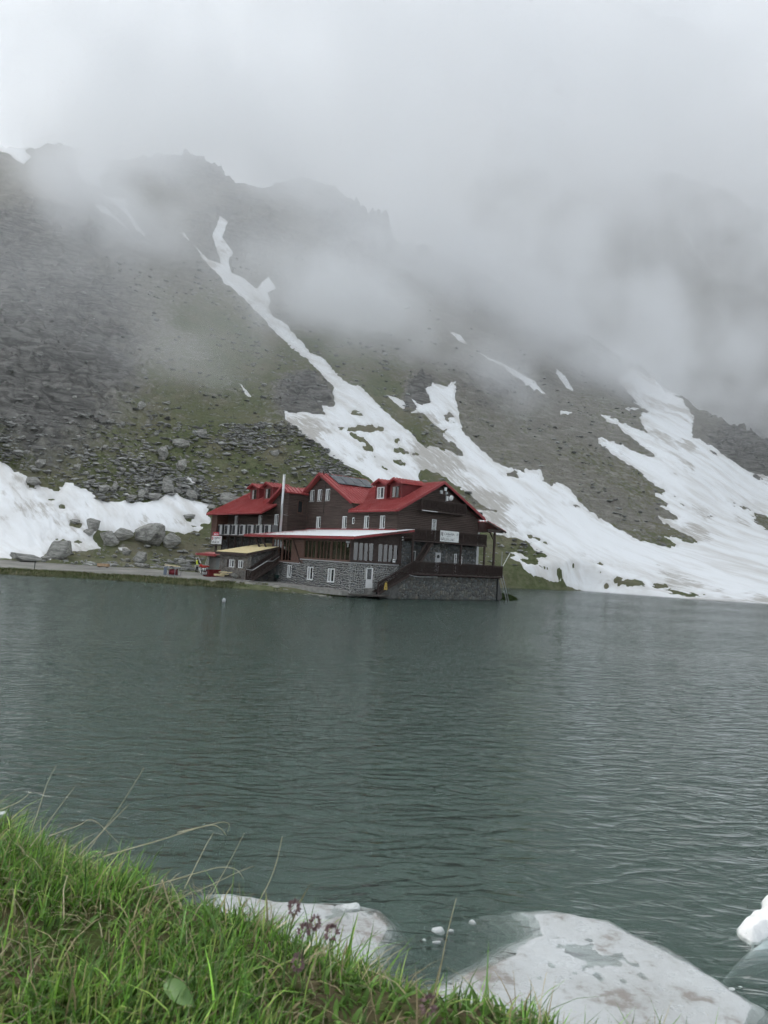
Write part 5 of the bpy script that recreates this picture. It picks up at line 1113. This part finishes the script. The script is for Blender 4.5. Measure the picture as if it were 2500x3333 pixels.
    for sx in (-w/2, -.25, .45, w/2):
        for sy in (0, .9): MB().bar((sx, sy, 0), (sx, sy, .92), .05).build('leg', M['grey_metal'], o)
    m = MB(); [m.bar((-w/2, y, z), (w/2, y, z), .05) for y in (0, .9) for z in (.12, .9)]; [m.bar((x, 0, .9), (x, .9, .9), .05) for x in (-w/2, -.25, .45, w/2)]; m.build('frame', M['grey_metal'], o)
    m = MB(); m.tube([(-.35, .45, .42), (.5, .45, .42)], .34, 18); d = m.build('drum', wear(mat('red_drum', rough=.45), (.18, .015, .025), (.25, .03, .04), 3), o, True)
    for x in (-.35, .08, .5): MB().tube([(x-.02, .45, .42), (x+.02, .45, .42)], .36, 18).build('hoop', M['red_side'], d, True)
    m = MB(); m.slab([(-w/2-.05, -.05, 1.16), (w/2-.15, -.05, 1.06), (w/2-.15, .95, 1.06), (-w/2-.05, .95, 1.16)], (0, 0, .05)); m.build('top_board', M['fresh_wood'], o)
    rd = random.Random(4)
    for i in range(9): x = rd.uniform(-.75, .7); m = MB(); m.tube([(x, rd.uniform(.1, .8), .93), (x+rd.uniform(-.15, .15), rd.uniform(.1, .8), 1.03)], rd.uniform(.05, .1), 8); m.build('tool', [M['grey_paint'], M['dark_metal'], mat('blue_cloth', (.06, .08, .14), .8)][i % 3], o)
    m = MB(); m.slab([(-.82, -.06, .1), (-.5, -.06, .1), (-.45, -.06, .95), (-.8, -.06, .95)], (0, .05, 0)); m.build('hanging_cloth', mat('blue_grey_cloth', (.16, .19, .24), .85), o)
    # timber trough on the road
    c = onz(336, 1848, .8); c.z = ground(c.x, c.y); o = empty('wooden_trough', tuple(c), R(6)); tag(o, 'long orange-brown wooden trough standing on the road edge', 'trough')
    wd = wear(mat('orange_timber', rough=.75), (.36, .22, .11), (.50, .36, .24), 4)
    for y in (-.3, .3):
        for z in (.12, .29): m = MB(); m.box(-.66, .66, y-.02, y+.02, z, z+.16); m.build('plank', wd, o)
    for x in (-.66, .64): m = MB(); m.box(x, x+.03, -.279, .279, .12, .45); m.build('end_board', wd, o)
    m = MB(); m.box(-.63, .63, -.28, .28, .1, .14); [m.box(x, x+.1, -.3, .3, 0, .1) for x in (-.5, .4)]; m.build('skid', M['dark_wood'], o)
    # yellow floor sign on the stair rail
    s = at_lodge('floor_sign', 'yellow warning stand hung by the foot of the lake stair', 'sign')
    m = MB(); m.slab([(-2.72, -1.85, .95), (-2.3, -1.85, .95), (-2.38, -1.85, 1.62), (-2.64, -1.85, 1.62)], (0, .03, 0)); m.build('panel', mat('yellow_plastic', (.40, .28, .05), .5), s)
    m = MB(); m.tube([(-2.6, -1.84, 1.62), (-2.58, -1.84, 1.74), (-2.44, -1.84, 1.74), (-2.42, -1.84, 1.62)], .02, 5); m.build('handle', mat('yellow_plastic_edge', (.62, .42, .04), .5), s)
    m = MB(); m.add([(-2.6, -1.857, 1.1), (-2.42, -1.857, 1.1), (-2.51, -1.857, 1.3)], [(0, 1, 2)]); m.box(-2.53, -2.49, -1.859, -1.853, 1.34, 1.46); m.build('print', M['sign_ink'], s)
    # ladder and poles at the lake corner, moss
    s = at_lodge('ladder', 'narrow dark ladder leaning against the lakeside buttress', 'ladder')
    m = MB(); [m.bar((13.9+q, -1.35, 3.3), (15.1+q, -1.5, .1), .05) for q in (0, .35)]; m.build('stile', M['grey_metal'], s)
    m = MB(); [m.bar((13.9+1.2*t, -1.35-.15*t, 3.3-3.2*t), (14.25+1.2*t, -1.35-.15*t, 3.3-3.2*t), .035) for t in np.linspace(.04, .96, 11)]; m.build('rungs', M['dark_metal'], s)['kind'] = 'stuff'
    s = at_lodge('pole', 'thin upright grey pole at the lakeside corner of the deck', 'pole'); MB().tube([(14.35, -1.2, 2.4), (14.35, -1.2, 5.5)], .035, 6).build('shaft', M['grey_metal'], s)
    s = at_lodge('slanted_pole', 'pale pole slanting outward from the deck corner', 'pole'); MB().tube([(14.36, -1.2, 3.6), (15.9, -1.0, 5.45)], .04, 6).build('shaft', M['white_paint'], s)
    s = at_lodge('corner_box', 'small dark box mounted at the deck corner', 'box'); b = MB(); b.box(14.0, 14.32, -1.45, -1.1, 2.95, 3.4); b.build('case', M['dark_wood'], s)
    n = 2600; a = rng.uniform(0, 6.28, n); q = np.sqrt(rng.uniform(0, 1, n)); P = np.array([bw(16.0+1.9*b_*math.cos(t), -.2+1.4*b_*math.sin(t), WATER-.05+.55*(1-b_**2)) for t, b_ in zip(a, q)])
    moss = ribbons('moss_clump', P, rng.uniform(.1, .3, n), rng.uniform(.05, .1, n), rng.uniform(.2, 1, n), rng.uniform(0, 6.28, n), palette(n, [(.035, .06, .015), (.06, .09, .02), (.03, .045, .015)]), GRASSM, 2, label='dark green mossy clump at the lakeside corner of the base', cat='moss')
    me = rock_mesh('moss_core', 77, 3); o = link('mossy_rock', me, wear(mat('moss', rough=.95), (.03, .045, .015), (.05, .07, .02), 5, .03)); p = bw(16.0, -.2); o.location = (p.x, p.y, WATER); o.scale = (2.0, 1.5, .7); o.rotation_euler = (0, 0, BRZ); tag(o, 'low mossy rock in the water under the buttress', 'rock')
    # buoy
    p = onz(729, 1959.5, WATER); b = empty('buoy', tuple(p)); tag(b, 'small white buoy floating on the open lake before the shore', 'buoy')
    bm = ico('b', .13, 3)
    for v in bm.verts: v.co.z = v.co.z*1.25+.12
    me = bpy.data.meshes.new('float'); bm.to_mesh(me); bm.free(); link('float', me, M['grey_paint'], b); [setattr(f, 'use_smooth', True) for f in me.polygons]
    MB().tube([(0, 0, -.2), (0, 0, .02)], .14, 14).build('collar', M['grey_board'], b)
    m = MB(); m.tube([(-.03, 0, .26), (-.03, 0, .32), (.03, 0, .32), (.03, 0, .26)], .012, 5); m.build('ring', M['grey_metal'], b)
    # marker stake by the road
    p = onz(113, 1847, .7); p.z = ground(p.x, p.y)-.1; s = MB(); s.tube([(p.x, p.y, p.z), (p.x, p.y, p.z+.75)], .04, 6); s.tube([(p.x, p.y, p.z+.7), (p.x, p.y, p.z+.78)], .055, 6); tag(s.build('marker_stake', M['dark_metal']), 'thin dark stake at the road edge far left', 'stake')
build_yard()
# ------------------------------------------------------------------ foreground: ice, grassy bank
def build_ice():
    Z5 = lambda *p: [(1250+.7535*x, 2600+.7535*y) for x, y in p]; Z8 = lambda *p: [(700+.482*x, 2800+.482*y) for x, y in p]; Z9 = lambda *p: [(2250+.2635*x, 2750+.2635*y) for x, y in p]
    m = mat('wet_ice', rough=.35, spec=.5); t = NT(m); v = t.coord(); a = t.noise(v, .8, 6, .6); b = t.noise(v, 3.2, 6, .7); c = t.noise(v, 30, 4, .7)
    col = t.mix(t.ramp(a, .35, .68), (.48, .50, .505), (.37, .38, .375)); col = t.mix(t.ramp(t.math('MULTIPLY', b, a), .26, .40), col, (.24, .22, .20)); col = t.mix(t.ramp(c, .66, .74, 0, .7), col, (.2, .19, .18)); t.col(col); t.bump(t.math('ADD', b, t.math('MULTIPLY', c, .3)), .02)
    t.rough(t.ramp(b, .3, .7, .22, .6))
    def floe(poly, label, rim=.5, top=.05, deep=.8, res=.035, name='ice_floe', m=m, grow=.30):
        P = np.array([onz(px, py, WATER)[:2] for px, py in poly]); lo, hi = P.min(0)-.4, P.max(0)+.4
        X, Y = np.meshgrid(np.arange(lo[0], hi[0], res), np.arange(lo[1], hi[1], res)); sd = poly_sd(X, Y, P)+.18*fbm(X*1.1, Y*1.1, 5, 55)*min(1, grow*4)+grow
        e = np.clip(sd/rim, 0, 1); Zt = WATER-deep*(1-e)**1.9*.8+.022*sstep(.3, 1, e)+.026*fbm(X*1.1, Y*1.1, 4, 21)*e+.008*fbm(X*9, Y*9, 2, 3)*e-.014
        k = sd > 0; id_ = np.arange(X.size).reshape(X.shape); q = np.stack([id_[:-1, :-1], id_[:-1, 1:], id_[1:, 1:], id_[1:, :-1]], -1).reshape(-1, 4); q = q[k.ravel()[q].all(1)]
        used, inv = np.unique(q, return_inverse=True); V = np.stack([X, Y, Zt], -1).reshape(-1, 3)[used]
        me = npmesh(name, V, inv.reshape(-1, 4)); o = link(name, me, m); sm = o.modifiers.new('thick', 'SOLIDIFY'); sm.thickness = .2; sm.offset = -1
        return tag(o, label, 'ice floe', 'ice floating near the grassy bank')
    floe(Z5((350, 425), (520, 392), (700, 405), (850, 425), (1000, 445), (1100, 490), (1200, 540), (1310, 600), (1410, 660), (1520, 730), (1620, 800), (1720, 855), (1800, 920), (1760, 1250), (-150, 1250), (-150, 860), (0, 745), (90, 715), (200, 680), (310, 635), (380, 590), (450, 520)), 'large grey half-sunken ice sheet in front of the grassy bank', rim=.85)
    floe(Z8((-120, 140), (190, 180), (420, 215), (620, 235), (900, 245), (1160, 300), (1280, 450), (1240, 600), (1210, 720), (1000, 900), (-120, 900)), 'smaller ice sheet partly hidden behind the grass tips', rim=.6)
    # the thick white floe at the right edge, with its sunken bluish foot
    ice2 = mat('sunken_ice', rough=.3, spec=.5); NT(ice2); wear(ice2, (.60, .68, .70), (.70, .76, .77), 2, .01)
    fo = floe(Z9((370, 1410), (560, 1180), (640, 1110), (880, 860), (885, 620), (1000, 520), (1600, 500), (1600, 1300), (950, 1375), (830, 1405)), 'bluish sunken foot of the white floe at the right edge', rim=.28, top=-.03, deep=.35, m=ice2, grow=.03)
    crust = mat('snowy_crust', rough=.8); q = NT(crust); v = q.coord(); a = q.noise(v, 14, 5, .7); q.col(q.mix(q.ramp(a, .66, .74), (.84, .84, .83), (.10, .09, .08))); q.bump(q.noise(v, 22, 4, .7), .02)
    P = [onz(px, py, WATER) for px, py in Z9((575, 1040), (605, 1000), (640, 968), (690, 982), (720, 990), (712, 930), (790, 900), (850, 850), (885, 815), (888, 700), (940, 640), (1600, 560), (1600, 1200), (950, 1100), (830, 1200), (740, 1190), (640, 1140), (600, 1090))]
    P = np.array([p[:2] for p in P]); lo, hi = P.min(0)-.05, P.max(0)+.05; res = .012
    X, Y = np.meshgrid(np.arange(lo[0], min(hi[0], lo[0]+2.2), res), np.arange(lo[1], hi[1], res)); sd = poly_sd(X, Y, P)+.03*fbm(X*6, Y*6, 3, 8)
    Zt = WATER-.07+.20*np.clip((sd+.03)/.10, 0, 1)**.7+.035*fbm(X*4, Y*4, 4, 61)*np.clip(sd/.1, 0, 1)
    k = sd > -.03; id_ = np.arange(X.size).reshape(X.shape); qd = np.stack([id_[:-1, :-1], id_[:-1, 1:], id_[1:, 1:], id_[1:, :-1]], -1).reshape(-1, 4); qd = qd[k.ravel()[qd].all(1)]
    used, inv = np.unique(qd, return_inverse=True); tag(link('ice_crust', npmesh('ice_crust', np.stack([X, Y, Zt], -1).reshape(-1, 3)[used], inv.reshape(-1, 4)), crust), 'thick snow-white floe with dirt specks at the right edge', 'ice floe', 'ice floating near the grassy bank')
    cm = wear(mat('clear_ice_lump', rough=.3), (.62, .66, .66), (.74, .76, .75), 6, .01)
    for (px, py), w, lab in ((Z5((238, 568))[0], 62, 'white ice lump floating between the two sheets, the largest'), (Z5((230, 622))[0], 40, 'yellowish ice lump beside the largest one'), (Z5((172, 610))[0], 20, 'tiny ice lump left of the yellowish one'), (Z5((385, 533))[0], 38, 'thin ice lump at the tip of the sunken shelf'),
                             (Z5((1505, 823))[0], 34, 'flat thin ice flake on the edge of the large sheet'), (Z5((1541, 812))[0], 20, 'smaller ice flake just off the large sheet'), (Z5((288, 572))[0], 36, 'ice lump touching the largest one on its right'), ((10, 2650), 60, 'ice piece showing past the grass at the left edge'), (Z8((925, 325))[0], 90, 'bright ice lump on the smaller sheet behind the grass')):
        p = onz(px, py, WATER); s = w*.7535*p.y*1.1/FPX/2; o = bpy.data.objects.new('ice_lump', rock_mesh('ice_lump', int(px), 2)); COL.objects.link(o); o.data.materials.append(cm); o.location = (p.x, p.y, WATER); o.scale = (s, s*.8, s*(.22 if 'fl' in lab.split()[0:3][-1] or 'flake' in lab else .5)); tag(o, lab, 'ice lump', 'loose ice lumps')
build_ice()
EDGE = [(-6.0, 6.4), (-2.17, 4.18), (-1.23, 3.72), (-.53, 3.42), (.04, 3.12), (.42, 2.92), (.80, 2.80), (1.5, 2.55), (3.2, 2.0)]
def bank_z(x, y):
    e = np.interp(x, [p[0] for p in EDGE], [p[1] for p in EDGE]); s = (y-e)*.86
    return 2.36+.045*fbm(x*2.2, y*2.2, 3, 71)+.10*fbm(x*.7, y*.7, 2, 72)-np.where(s > -.45, (s+.45)**2*.55, 0)-np.where(s > .05, (s-.05)*.5, 0)-.10*np.clip(1-y/1.2, 0, 1)
def build_bank():
    X, Y = np.meshgrid(np.arange(-6, 3.6, .05), np.arange(-1.0, 9, .05)); Z = np.maximum(bank_z(X, Y), -1)
    id_ = np.arange(X.size).reshape(X.shape); q = np.stack([id_[:-1, :-1], id_[:-1, 1:], id_[1:, 1:], id_[1:, :-1]], -1).reshape(-1, 4)
    m = mat('bank_soil', rough=.95, spec=.1); t = NT(m); v = t.coord(); a = t.noise(v, 5, 6, .65); b = t.noise(v, 28, 4, .7); t.col(t.mix(t.ramp(a, .4, .65), t.mix(b, (.035, .045, .014), (.06, .075, .022)), t.mix(b, (.07, .05, .03), (.16, .13, .08)))); t.bump(b, .02)
    tag(link('bank_ground', npmesh('bank_ground', np.stack([X, Y, Z], -1).reshape(-1, 3), q), m), kind='structure')
    def scatter(n, ymin=1.05):
        x = rng.uniform(-4.6, 2.4, n); y = rng.uniform(ymin, 5.9, n); e = np.interp(x, [p[0] for p in EDGE], [p[1] for p in EDGE]); k = (y < e+.5) & (np.abs(x) < .62*y+.5); return x[k], y[k], e[k]
    x, y, e = scatter(150000); cl = fbm(x*2.3, y*2.3, 4, 91); k = rng.uniform(0, 1, len(x)) < np.clip(.55+cl*1.5, .03, 1); x, y, e, cl = x[k], y[k], e[k], cl[k]; n = len(x)
    z = bank_z(x, y); L = np.clip(rng.gamma(4, .032, n)*(.7+.7*np.clip(cl+.3, 0, 1)), .04, .30)*np.where(y > e-.5, 1.0, .85)
    cols = palette(n, [(.10, .22, .03), (.14, .29, .04), (.19, .35, .06), (.07, .155, .03), (.27, .36, .09), (.12, .22, .06)], .38)
    straw = rng.uniform(0, 1, n) < (.10+.10*(cl < -.1)); cols[straw] = palette(int(straw.sum()), [(.36, .31, .17), (.30, .25, .13), (.42, .38, .24)], .2)
    ribbons('meadow_grass', np.stack([x, y, z-.01], -1), L, rng.uniform(.0045, .0115, n), rng.uniform(.1, 1.25, n), rng.normal(.35, 1.6, n), cols, GRASSM, 3, label='lush green grass covering the near bank', cat='grass')
    # low broad-leaved herbs
    x, y, e = scatter(26000); cl = fbm(x*1.9, y*1.9, 3, 191); k = (cl > -.05) & (y < e+.2); x, y = x[k], y[k]; n = len(x)
    ribbons('herb_leaves', np.stack([x, y, bank_z(x, y)-.005], -1), rng.uniform(.03, .09, n), rng.uniform(.012, .026, n), rng.uniform(.6, 1.3, n), rng.uniform(0, 6.28, n), palette(n, [(.07, .15, .02), (.10, .20, .03), (.12, .22, .05)], .25), GRASSM, 3, label='small broad-leaved herbs low among the grass', cat='herbs')
    # dead straw lying flat
    x, y, e = scatter(5200); n = len(x); ribbons('dead_straw', np.stack([x, y, bank_z(x, y)+.01], -1), rng.uniform(.06, .2, n), rng.uniform(.003, .006, n), rng.uniform(1.2, 1.9, n), rng.uniform(0, 6.28, n), palette(n, [(.34, .29, .17), (.26, .21, .12), (.40, .36, .24)], .25), GRASSM, 3, label='dead straw lying between the grass blades', cat='straw')
    # single dry stalks that stand out against the water (photo root, tip and a mid point)
    straw = mat('dry_stalk', rough=.7); wear(straw, (.50, .42, .26), (.64, .57, .40), 20)
    V4 = lambda x, y: (.7535*x, 2450+.7535*y); V5 = lambda x, y: (1250+.7535*x, 2600+.7535*y)
    stalks = [([V4(430, 355), V4(520, 230), V4(622, 65)], 'long thin dry stalk standing tallest at the left, against open water', .0022), ([V4(175, 220), V4(205, 130), V4(243, 55)], 'dark thin stalk near the left edge', .002), ([V4(205, 305), V4(260, 230), V4(325, 145)], 'pale stalk right of the dark thin one', .0022),
              ([V4(560, 415), V4(700, 375), V4(890, 315), V4(950, 325), V4(978, 360)], 'long arching stalk bent over to the right', .0032), ([V4(880, 318), V4(960, 300), V4(990, 310), V4(985, 340)], 'drooping seed tip beside the arching stalk', .0022), ([V4(855, 470), V4(890, 400), V4(922, 347)], 'short upright pale stalk below the arch', .0026), ([V4(950, 545), V4(1000, 455), V4(1055, 347)], 'slim stalk between the arch and the tall brown one', .0022),
              ([V4(1090, 690), V4(1160, 565), V4(1195, 470), V4(1220, 360)], 'kinked tan stalk in the middle, above the ice edge', .0034), ([V4(710, 560), V4(850, 520), V4(950, 495), V4(1020, 505), V4(1052, 545)], 'low arching straw over the grass tips', .0028), ([V4(960, 548), V4(1030, 515), V4(1095, 490)], 'short straw pointing right from the low arch', .002),
              ([V5(232, 800), V5(270, 600), V5(312, 430)], 'tall brown stalk standing in front of the large ice sheet', .0042), ([V5(665, 985), V5(682, 850), V5(702, 750)], 'bare brown stalk in front of the ice, lower right', .0036), ([V4(430, 352), V4(500, 280), V4(556, 225)], 'straw crossing the tallest thin stalk', .0028), ([V4(330, 318), V4(405, 292), V4(512, 390)], 'bent straw below the tallest thin stalk', .0024),
              ([V4(30, 235), V4(85, 210), V4(136, 168)], 'short pale straw at the far left tuft', .0026), ([V4(0, 592), V4(90, 598), V4(200, 680)], 'thick bent straw lying at the left edge', .0042), ([V4(727, 640), V4(745, 700), V4(760, 805)], 'pale curved blade hanging in the middle of the grass', .006), ([V4(275, 640), V4(275, 590), V4(292, 530)], 'short pale upright blade on the left', .006)]
    for pts, lab, r in stalks:
        # distance: where the lowest point meets the bank
        a, t_ = ray(*pts[0]); ys = np.arange(1.2, 7, .02); zz = CAM_H+t_*ys; k = np.nonzero(bank_z(a*ys, ys)+.06 > zz)[0]; yd = ys[k[0]] if len(k) else 3.4
        P = [ony(px, py, yd+.03*i) for i, (px, py) in enumerate(pts)]; P = [P[0]+(P[0]-P[1]).normalized()*.12]+P
        # smooth through the points
        Q = []
        for i in range(len(P)-1):
            p0, p1, p2, p3 = P[max(i-1, 0)], P[i], P[i+1], P[min(i+2, len(P)-1)]
            for s in np.linspace(0, 1, 6)[:-1]: Q.append(.5*((2*p1)+(-p0+p2)*s+(2*p0-5*p1+4*p2-p3)*s*s+(-p0+3*p1-3*p2+p3)*s**3))
        Q.append(P[-1]); b = MB(); b.tube(Q, r*.72, 5, r*.3); o = b.build('dry_stalk', straw, None, True); tag(o, lab, 'grass stalk', 'dry stalks standing out of the grass')
    # purple-brown seed heads
    pm = wear(mat('purple_flower', rough=.8), (.11, .06, .065), (.22, .15, .145), 60); W8 = lambda x, y: (700+.482*x, 2800+.482*y)
    for (px, py), lab, s in ((W8(535, 320), 'purple-brown flower head, leftmost above the smaller ice sheet', .02), (W8(675, 420), 'dark purple flower head in the middle of the group', .018), (W8(790, 490), 'reddish flower head right of the dark purple one', .024), (W8(600, 480), 'loose pale purple flower head below the leftmost', .02), (W8(560, 690), 'faded flower head low in the grass', .022), (W8(1440, 975), 'dark brown flower head at the grass edge over the ice', .024)):
        a, t_ = ray(px, py); yd = 2.75 if py < 3200 else 2.3; c = ony(px, py, yd); o = empty('flower', (c.x, c.y, c.z-.16)); tag(o, lab, 'flower', 'purple-brown flower heads')
        b = MB(); b.tube([(-.03, .02, -.12), (-.012, 0, .06), (0, 0, .14)], .0022, 5); b.build('stem', GR2, o)
        n = 46; fb = MB()
        for i in range(n):
            d = Vector((random.gauss(0, 1), random.gauss(0, 1), random.gauss(.3, 1))).normalized(); p = Vector((0, 0, .16))+Vector((d.x*s*.7, d.y*s*.7, d.z*s)); q = d.orthogonal().normalized()*.005
            fb.add([p-q, p+q, p+q*.3+d*.014, p-q*.3+d*.014], [(0, 1, 2, 3)])
        fb.build('flower_head', pm, o)
    # one broad dock leaf
    c = V4(770, 1035); a, t_ = ray(*c); ys = np.arange(1.0, 5, .01); k = np.nonzero(bank_z(a*ys, ys)+.09 > CAM_H+t_*ys)[0]; p = ony(*c, ys[k[0]])
    b = MB(); n = 8
    for i in range(n+1):
        t = i/n; w = .03*math.sin(math.pi*min(1, t*.93+.05))**.7; b.v += [(t*.15-.075, -w, .012-.02*(t-.4)**2*4), (t*.15-.075, 0, .0-.02*(t-.4)**2*4), (t*.15-.075, w, .012-.02*(t-.4)**2*4)]
    for i in range(n): b.f += [(3*i, 3*i+3, 3*i+4, 3*i+1), (3*i+1, 3*i+4, 3*i+5, 3*i+2)]
    o = b.build('broad_leaf', wear(mat('pale_leaf', rough=.5), (.09, .17, .045), (.13, .22, .07), 12), None, True); o.location = p; o.rotation_euler = (R(38), R(8), R(-35)); tag(o, 'single broad pale green leaf low in the grass', 'leaf')
GR2 = mat('green_stem', (.12, .18, .06), .6)
build_bank()
# ------------------------------------------------------------------ drifting mist: a volume with a cloud-like density field
MIST_LO, MIST_HI, MIST_VOX = Vector((-230, 96, 14)), Vector((340, 560, 420)), 4.2
def build_mist():
    lo, hi = MIST_LO, MIST_HI
    bm = bmesh.new(); bmesh.ops.create_cube(bm, size=1)
    for v in bm.verts: v.co = Vector([lo[i]+(hi[i]-lo[i])*(v.co[i]+.5) for i in range(3)])
    me = bpy.data.meshes.new('mist'); bm.to_mesh(me); bm.free()
    m = bpy.data.materials.new('drifting_mist'); m.use_nodes = True; t = m.node_tree; t.nodes.clear()
    pv = t.nodes.new('ShaderNodeVolumePrincipled'); pv.inputs['Color'].default_value = (.985, .99, 1., 1); pv.inputs['Anisotropy'].default_value = .2
    pv.inputs['Density'].default_value = 1.0
    out = t.nodes.new('ShaderNodeOutputMaterial'); t.links.new(pv.outputs[0], out.inputs['Volume'])
    o = link('mist', me, m); tag(o, 'drifting grey white mist over the upper mountainside', 'mist', kind='stuff')
    gt = bpy.data.node_groups.new('mist_field', 'GeometryNodeTree')
    gt.interface.new_socket('Geometry', in_out='INPUT', socket_type='NodeSocketGeometry')
    gt.interface.new_socket('Geometry', in_out='OUTPUT', socket_type='NodeSocketGeometry')
    class Q(NT):
        def __init__(s): s.t = gt; s.N = gt.nodes; s.L = gt.links
    q = Q()
    P = q.N.new('GeometryNodeInputPosition').outputs[0]
    sx = q.new('SeparateXYZ'); q.L.new(P, sx.inputs[0]); X, Y, Z = sx.outputs
    n1 = q.noise(P, 1/55, 5, .60, 1.0)
    n2 = q.noise(P, 1/18, 4, .6, .8)
    nn = q.math('ADD', q.math('MULTIPLY', n1, .66), q.math('MULTIPLY', n2, .34))
    nv = q.new('TexNoise'); q.L.new(P, nv.inputs['Vector']); nv.inputs['Scale'].default_value = 1/42; nv.inputs['Detail'].default_value = 4; nv.inputs['Roughness'].default_value = .6
    w0 = q.new('VectorMath', operation='SUBTRACT'); q.L.new(nv.outputs['Color'], w0.inputs[0]); w0.inputs[1].default_value = (.5, .5, .5)
    w1 = q.new('VectorMath', operation='SCALE'); q.L.new(w0.outputs[0], w1.inputs[0]); w1.inputs['Scale'].default_value = 75.
    w2 = q.new('VectorMath', operation='ADD'); q.L.new(P, w2.inputs[0]); q.L.new(w1.outputs[0], w2.inputs[1]); PW = w2.outputs[0]
    tot = None
    for (px, py, rpx, rpy, ry, off, k) in MIST:
        h = hit_many([(px, py)])[0]; dist = min(h[1] if h else 300., 300.)-off
        c = ony(px, py, dist); rx, rz = rpx*dist/FPX, rpy*dist/FPX
        s = q.new('VectorMath', operation='SUBTRACT'); q.L.new(PW, s.inputs[0]); s.inputs[1].default_value = c
        d = q.new('VectorMath', operation='DIVIDE'); q.L.new(s.outputs[0], d.inputs[0]); d.inputs[1].default_value = (rx, ry, rz)
        l = q.new('VectorMath', operation='LENGTH'); q.L.new(d.outputs[0], l.inputs[0])
        g = q.ramp(l.outputs['Value'], 1.15, .0, 0, k)
        tot = g if tot is None else q.math('ADD', tot, g)
    base = q.math('MULTIPLY', q.ramp(Z, 10, 75, 0., MIST_BASE), q.ramp(X, -30, 60, 1., .55))
    far = q.math('MULTIPLY', q.ramp(Y, 225, 330, 0, MIST_FAR), q.ramp(Z, 12, 60))
    high = q.math('MULTIPLY', q.ramp(Z, 140, 290, 0, .0055), q.ramp(X, -60, 40, .35, 1.))
    tot = q.math('ADD', tot, q.math('ADD', base, q.math('ADD', far, high)))
    den = q.math('MULTIPLY', tot, q.ramp(nn, .44, .575, .02, 2.2))
    den = q.math('MULTIPLY', den, q.ramp(Z, MIST_LO.z, MIST_LO.z+18))
    vc = q.N.new('GeometryNodeVolumeCube'); q.L.new(den, vc.inputs['Density'])
    vc.inputs['Min'].default_value = lo; vc.inputs['Max'].default_value = hi
    for i, k in enumerate('XYZ'): vc.inputs['Resolution '+k].default_value = int((hi[i]-lo[i])/MIST_VOX)
    sm = q.N.new('GeometryNodeSetMaterial'); sm.inputs['Material'].default_value = m
    go = q.N.new('NodeGroupOutput'); q.L.new(vc.outputs[0], sm.inputs[0]); q.L.new(sm.outputs[0], go.inputs[0])
    md = o.modifiers.new('mist_field', 'NODES'); md.node_group = gt
    return o
MIST_BASE, MIST_FAR = .0048, .0010
MIST = [ # photo point, radii in photo pixels, depth radius in metres, distance in front of the slope, density
    (210, 460, 440, 190, 26, 8, .085), (390, 740, 200, 400, 22, 12, .055), (60, 640, 260, 260, 22, 10, .022), (900, 620, 180, 190, 24, 12, .036), (1020, 1020, 460, 200, 30, 14, .095),
    (1420, 880, 340, 260, 32, 16, .055), (1780, 1030, 420, 210, 36, 20, .045), (2250, 1050, 450, 220, 36, 18, .022), (1500, 1190, 360, 140, 22, 10, .055), (1950, 1190, 420, 160, 26, 12, .050),
    (2350, 1270, 360, 200, 28, 14, .035), (600, 1160, 420, 180, 17, 8, .020), (1250, 1230, 320, 120, 16, 7, .030), (500, 250, 700, 200, 60, 20, .04), (1900, 300, 1000, 260, 60, 30, .011), (1350, 640, 260, 200, 30, 20, .014), (960, 440, 240, 120, 30, 10, .036), (560, 430, 620, 130, 30, 75, .030), (1180, 620, 260, 120, 28, 60, .018)]
build_mist()
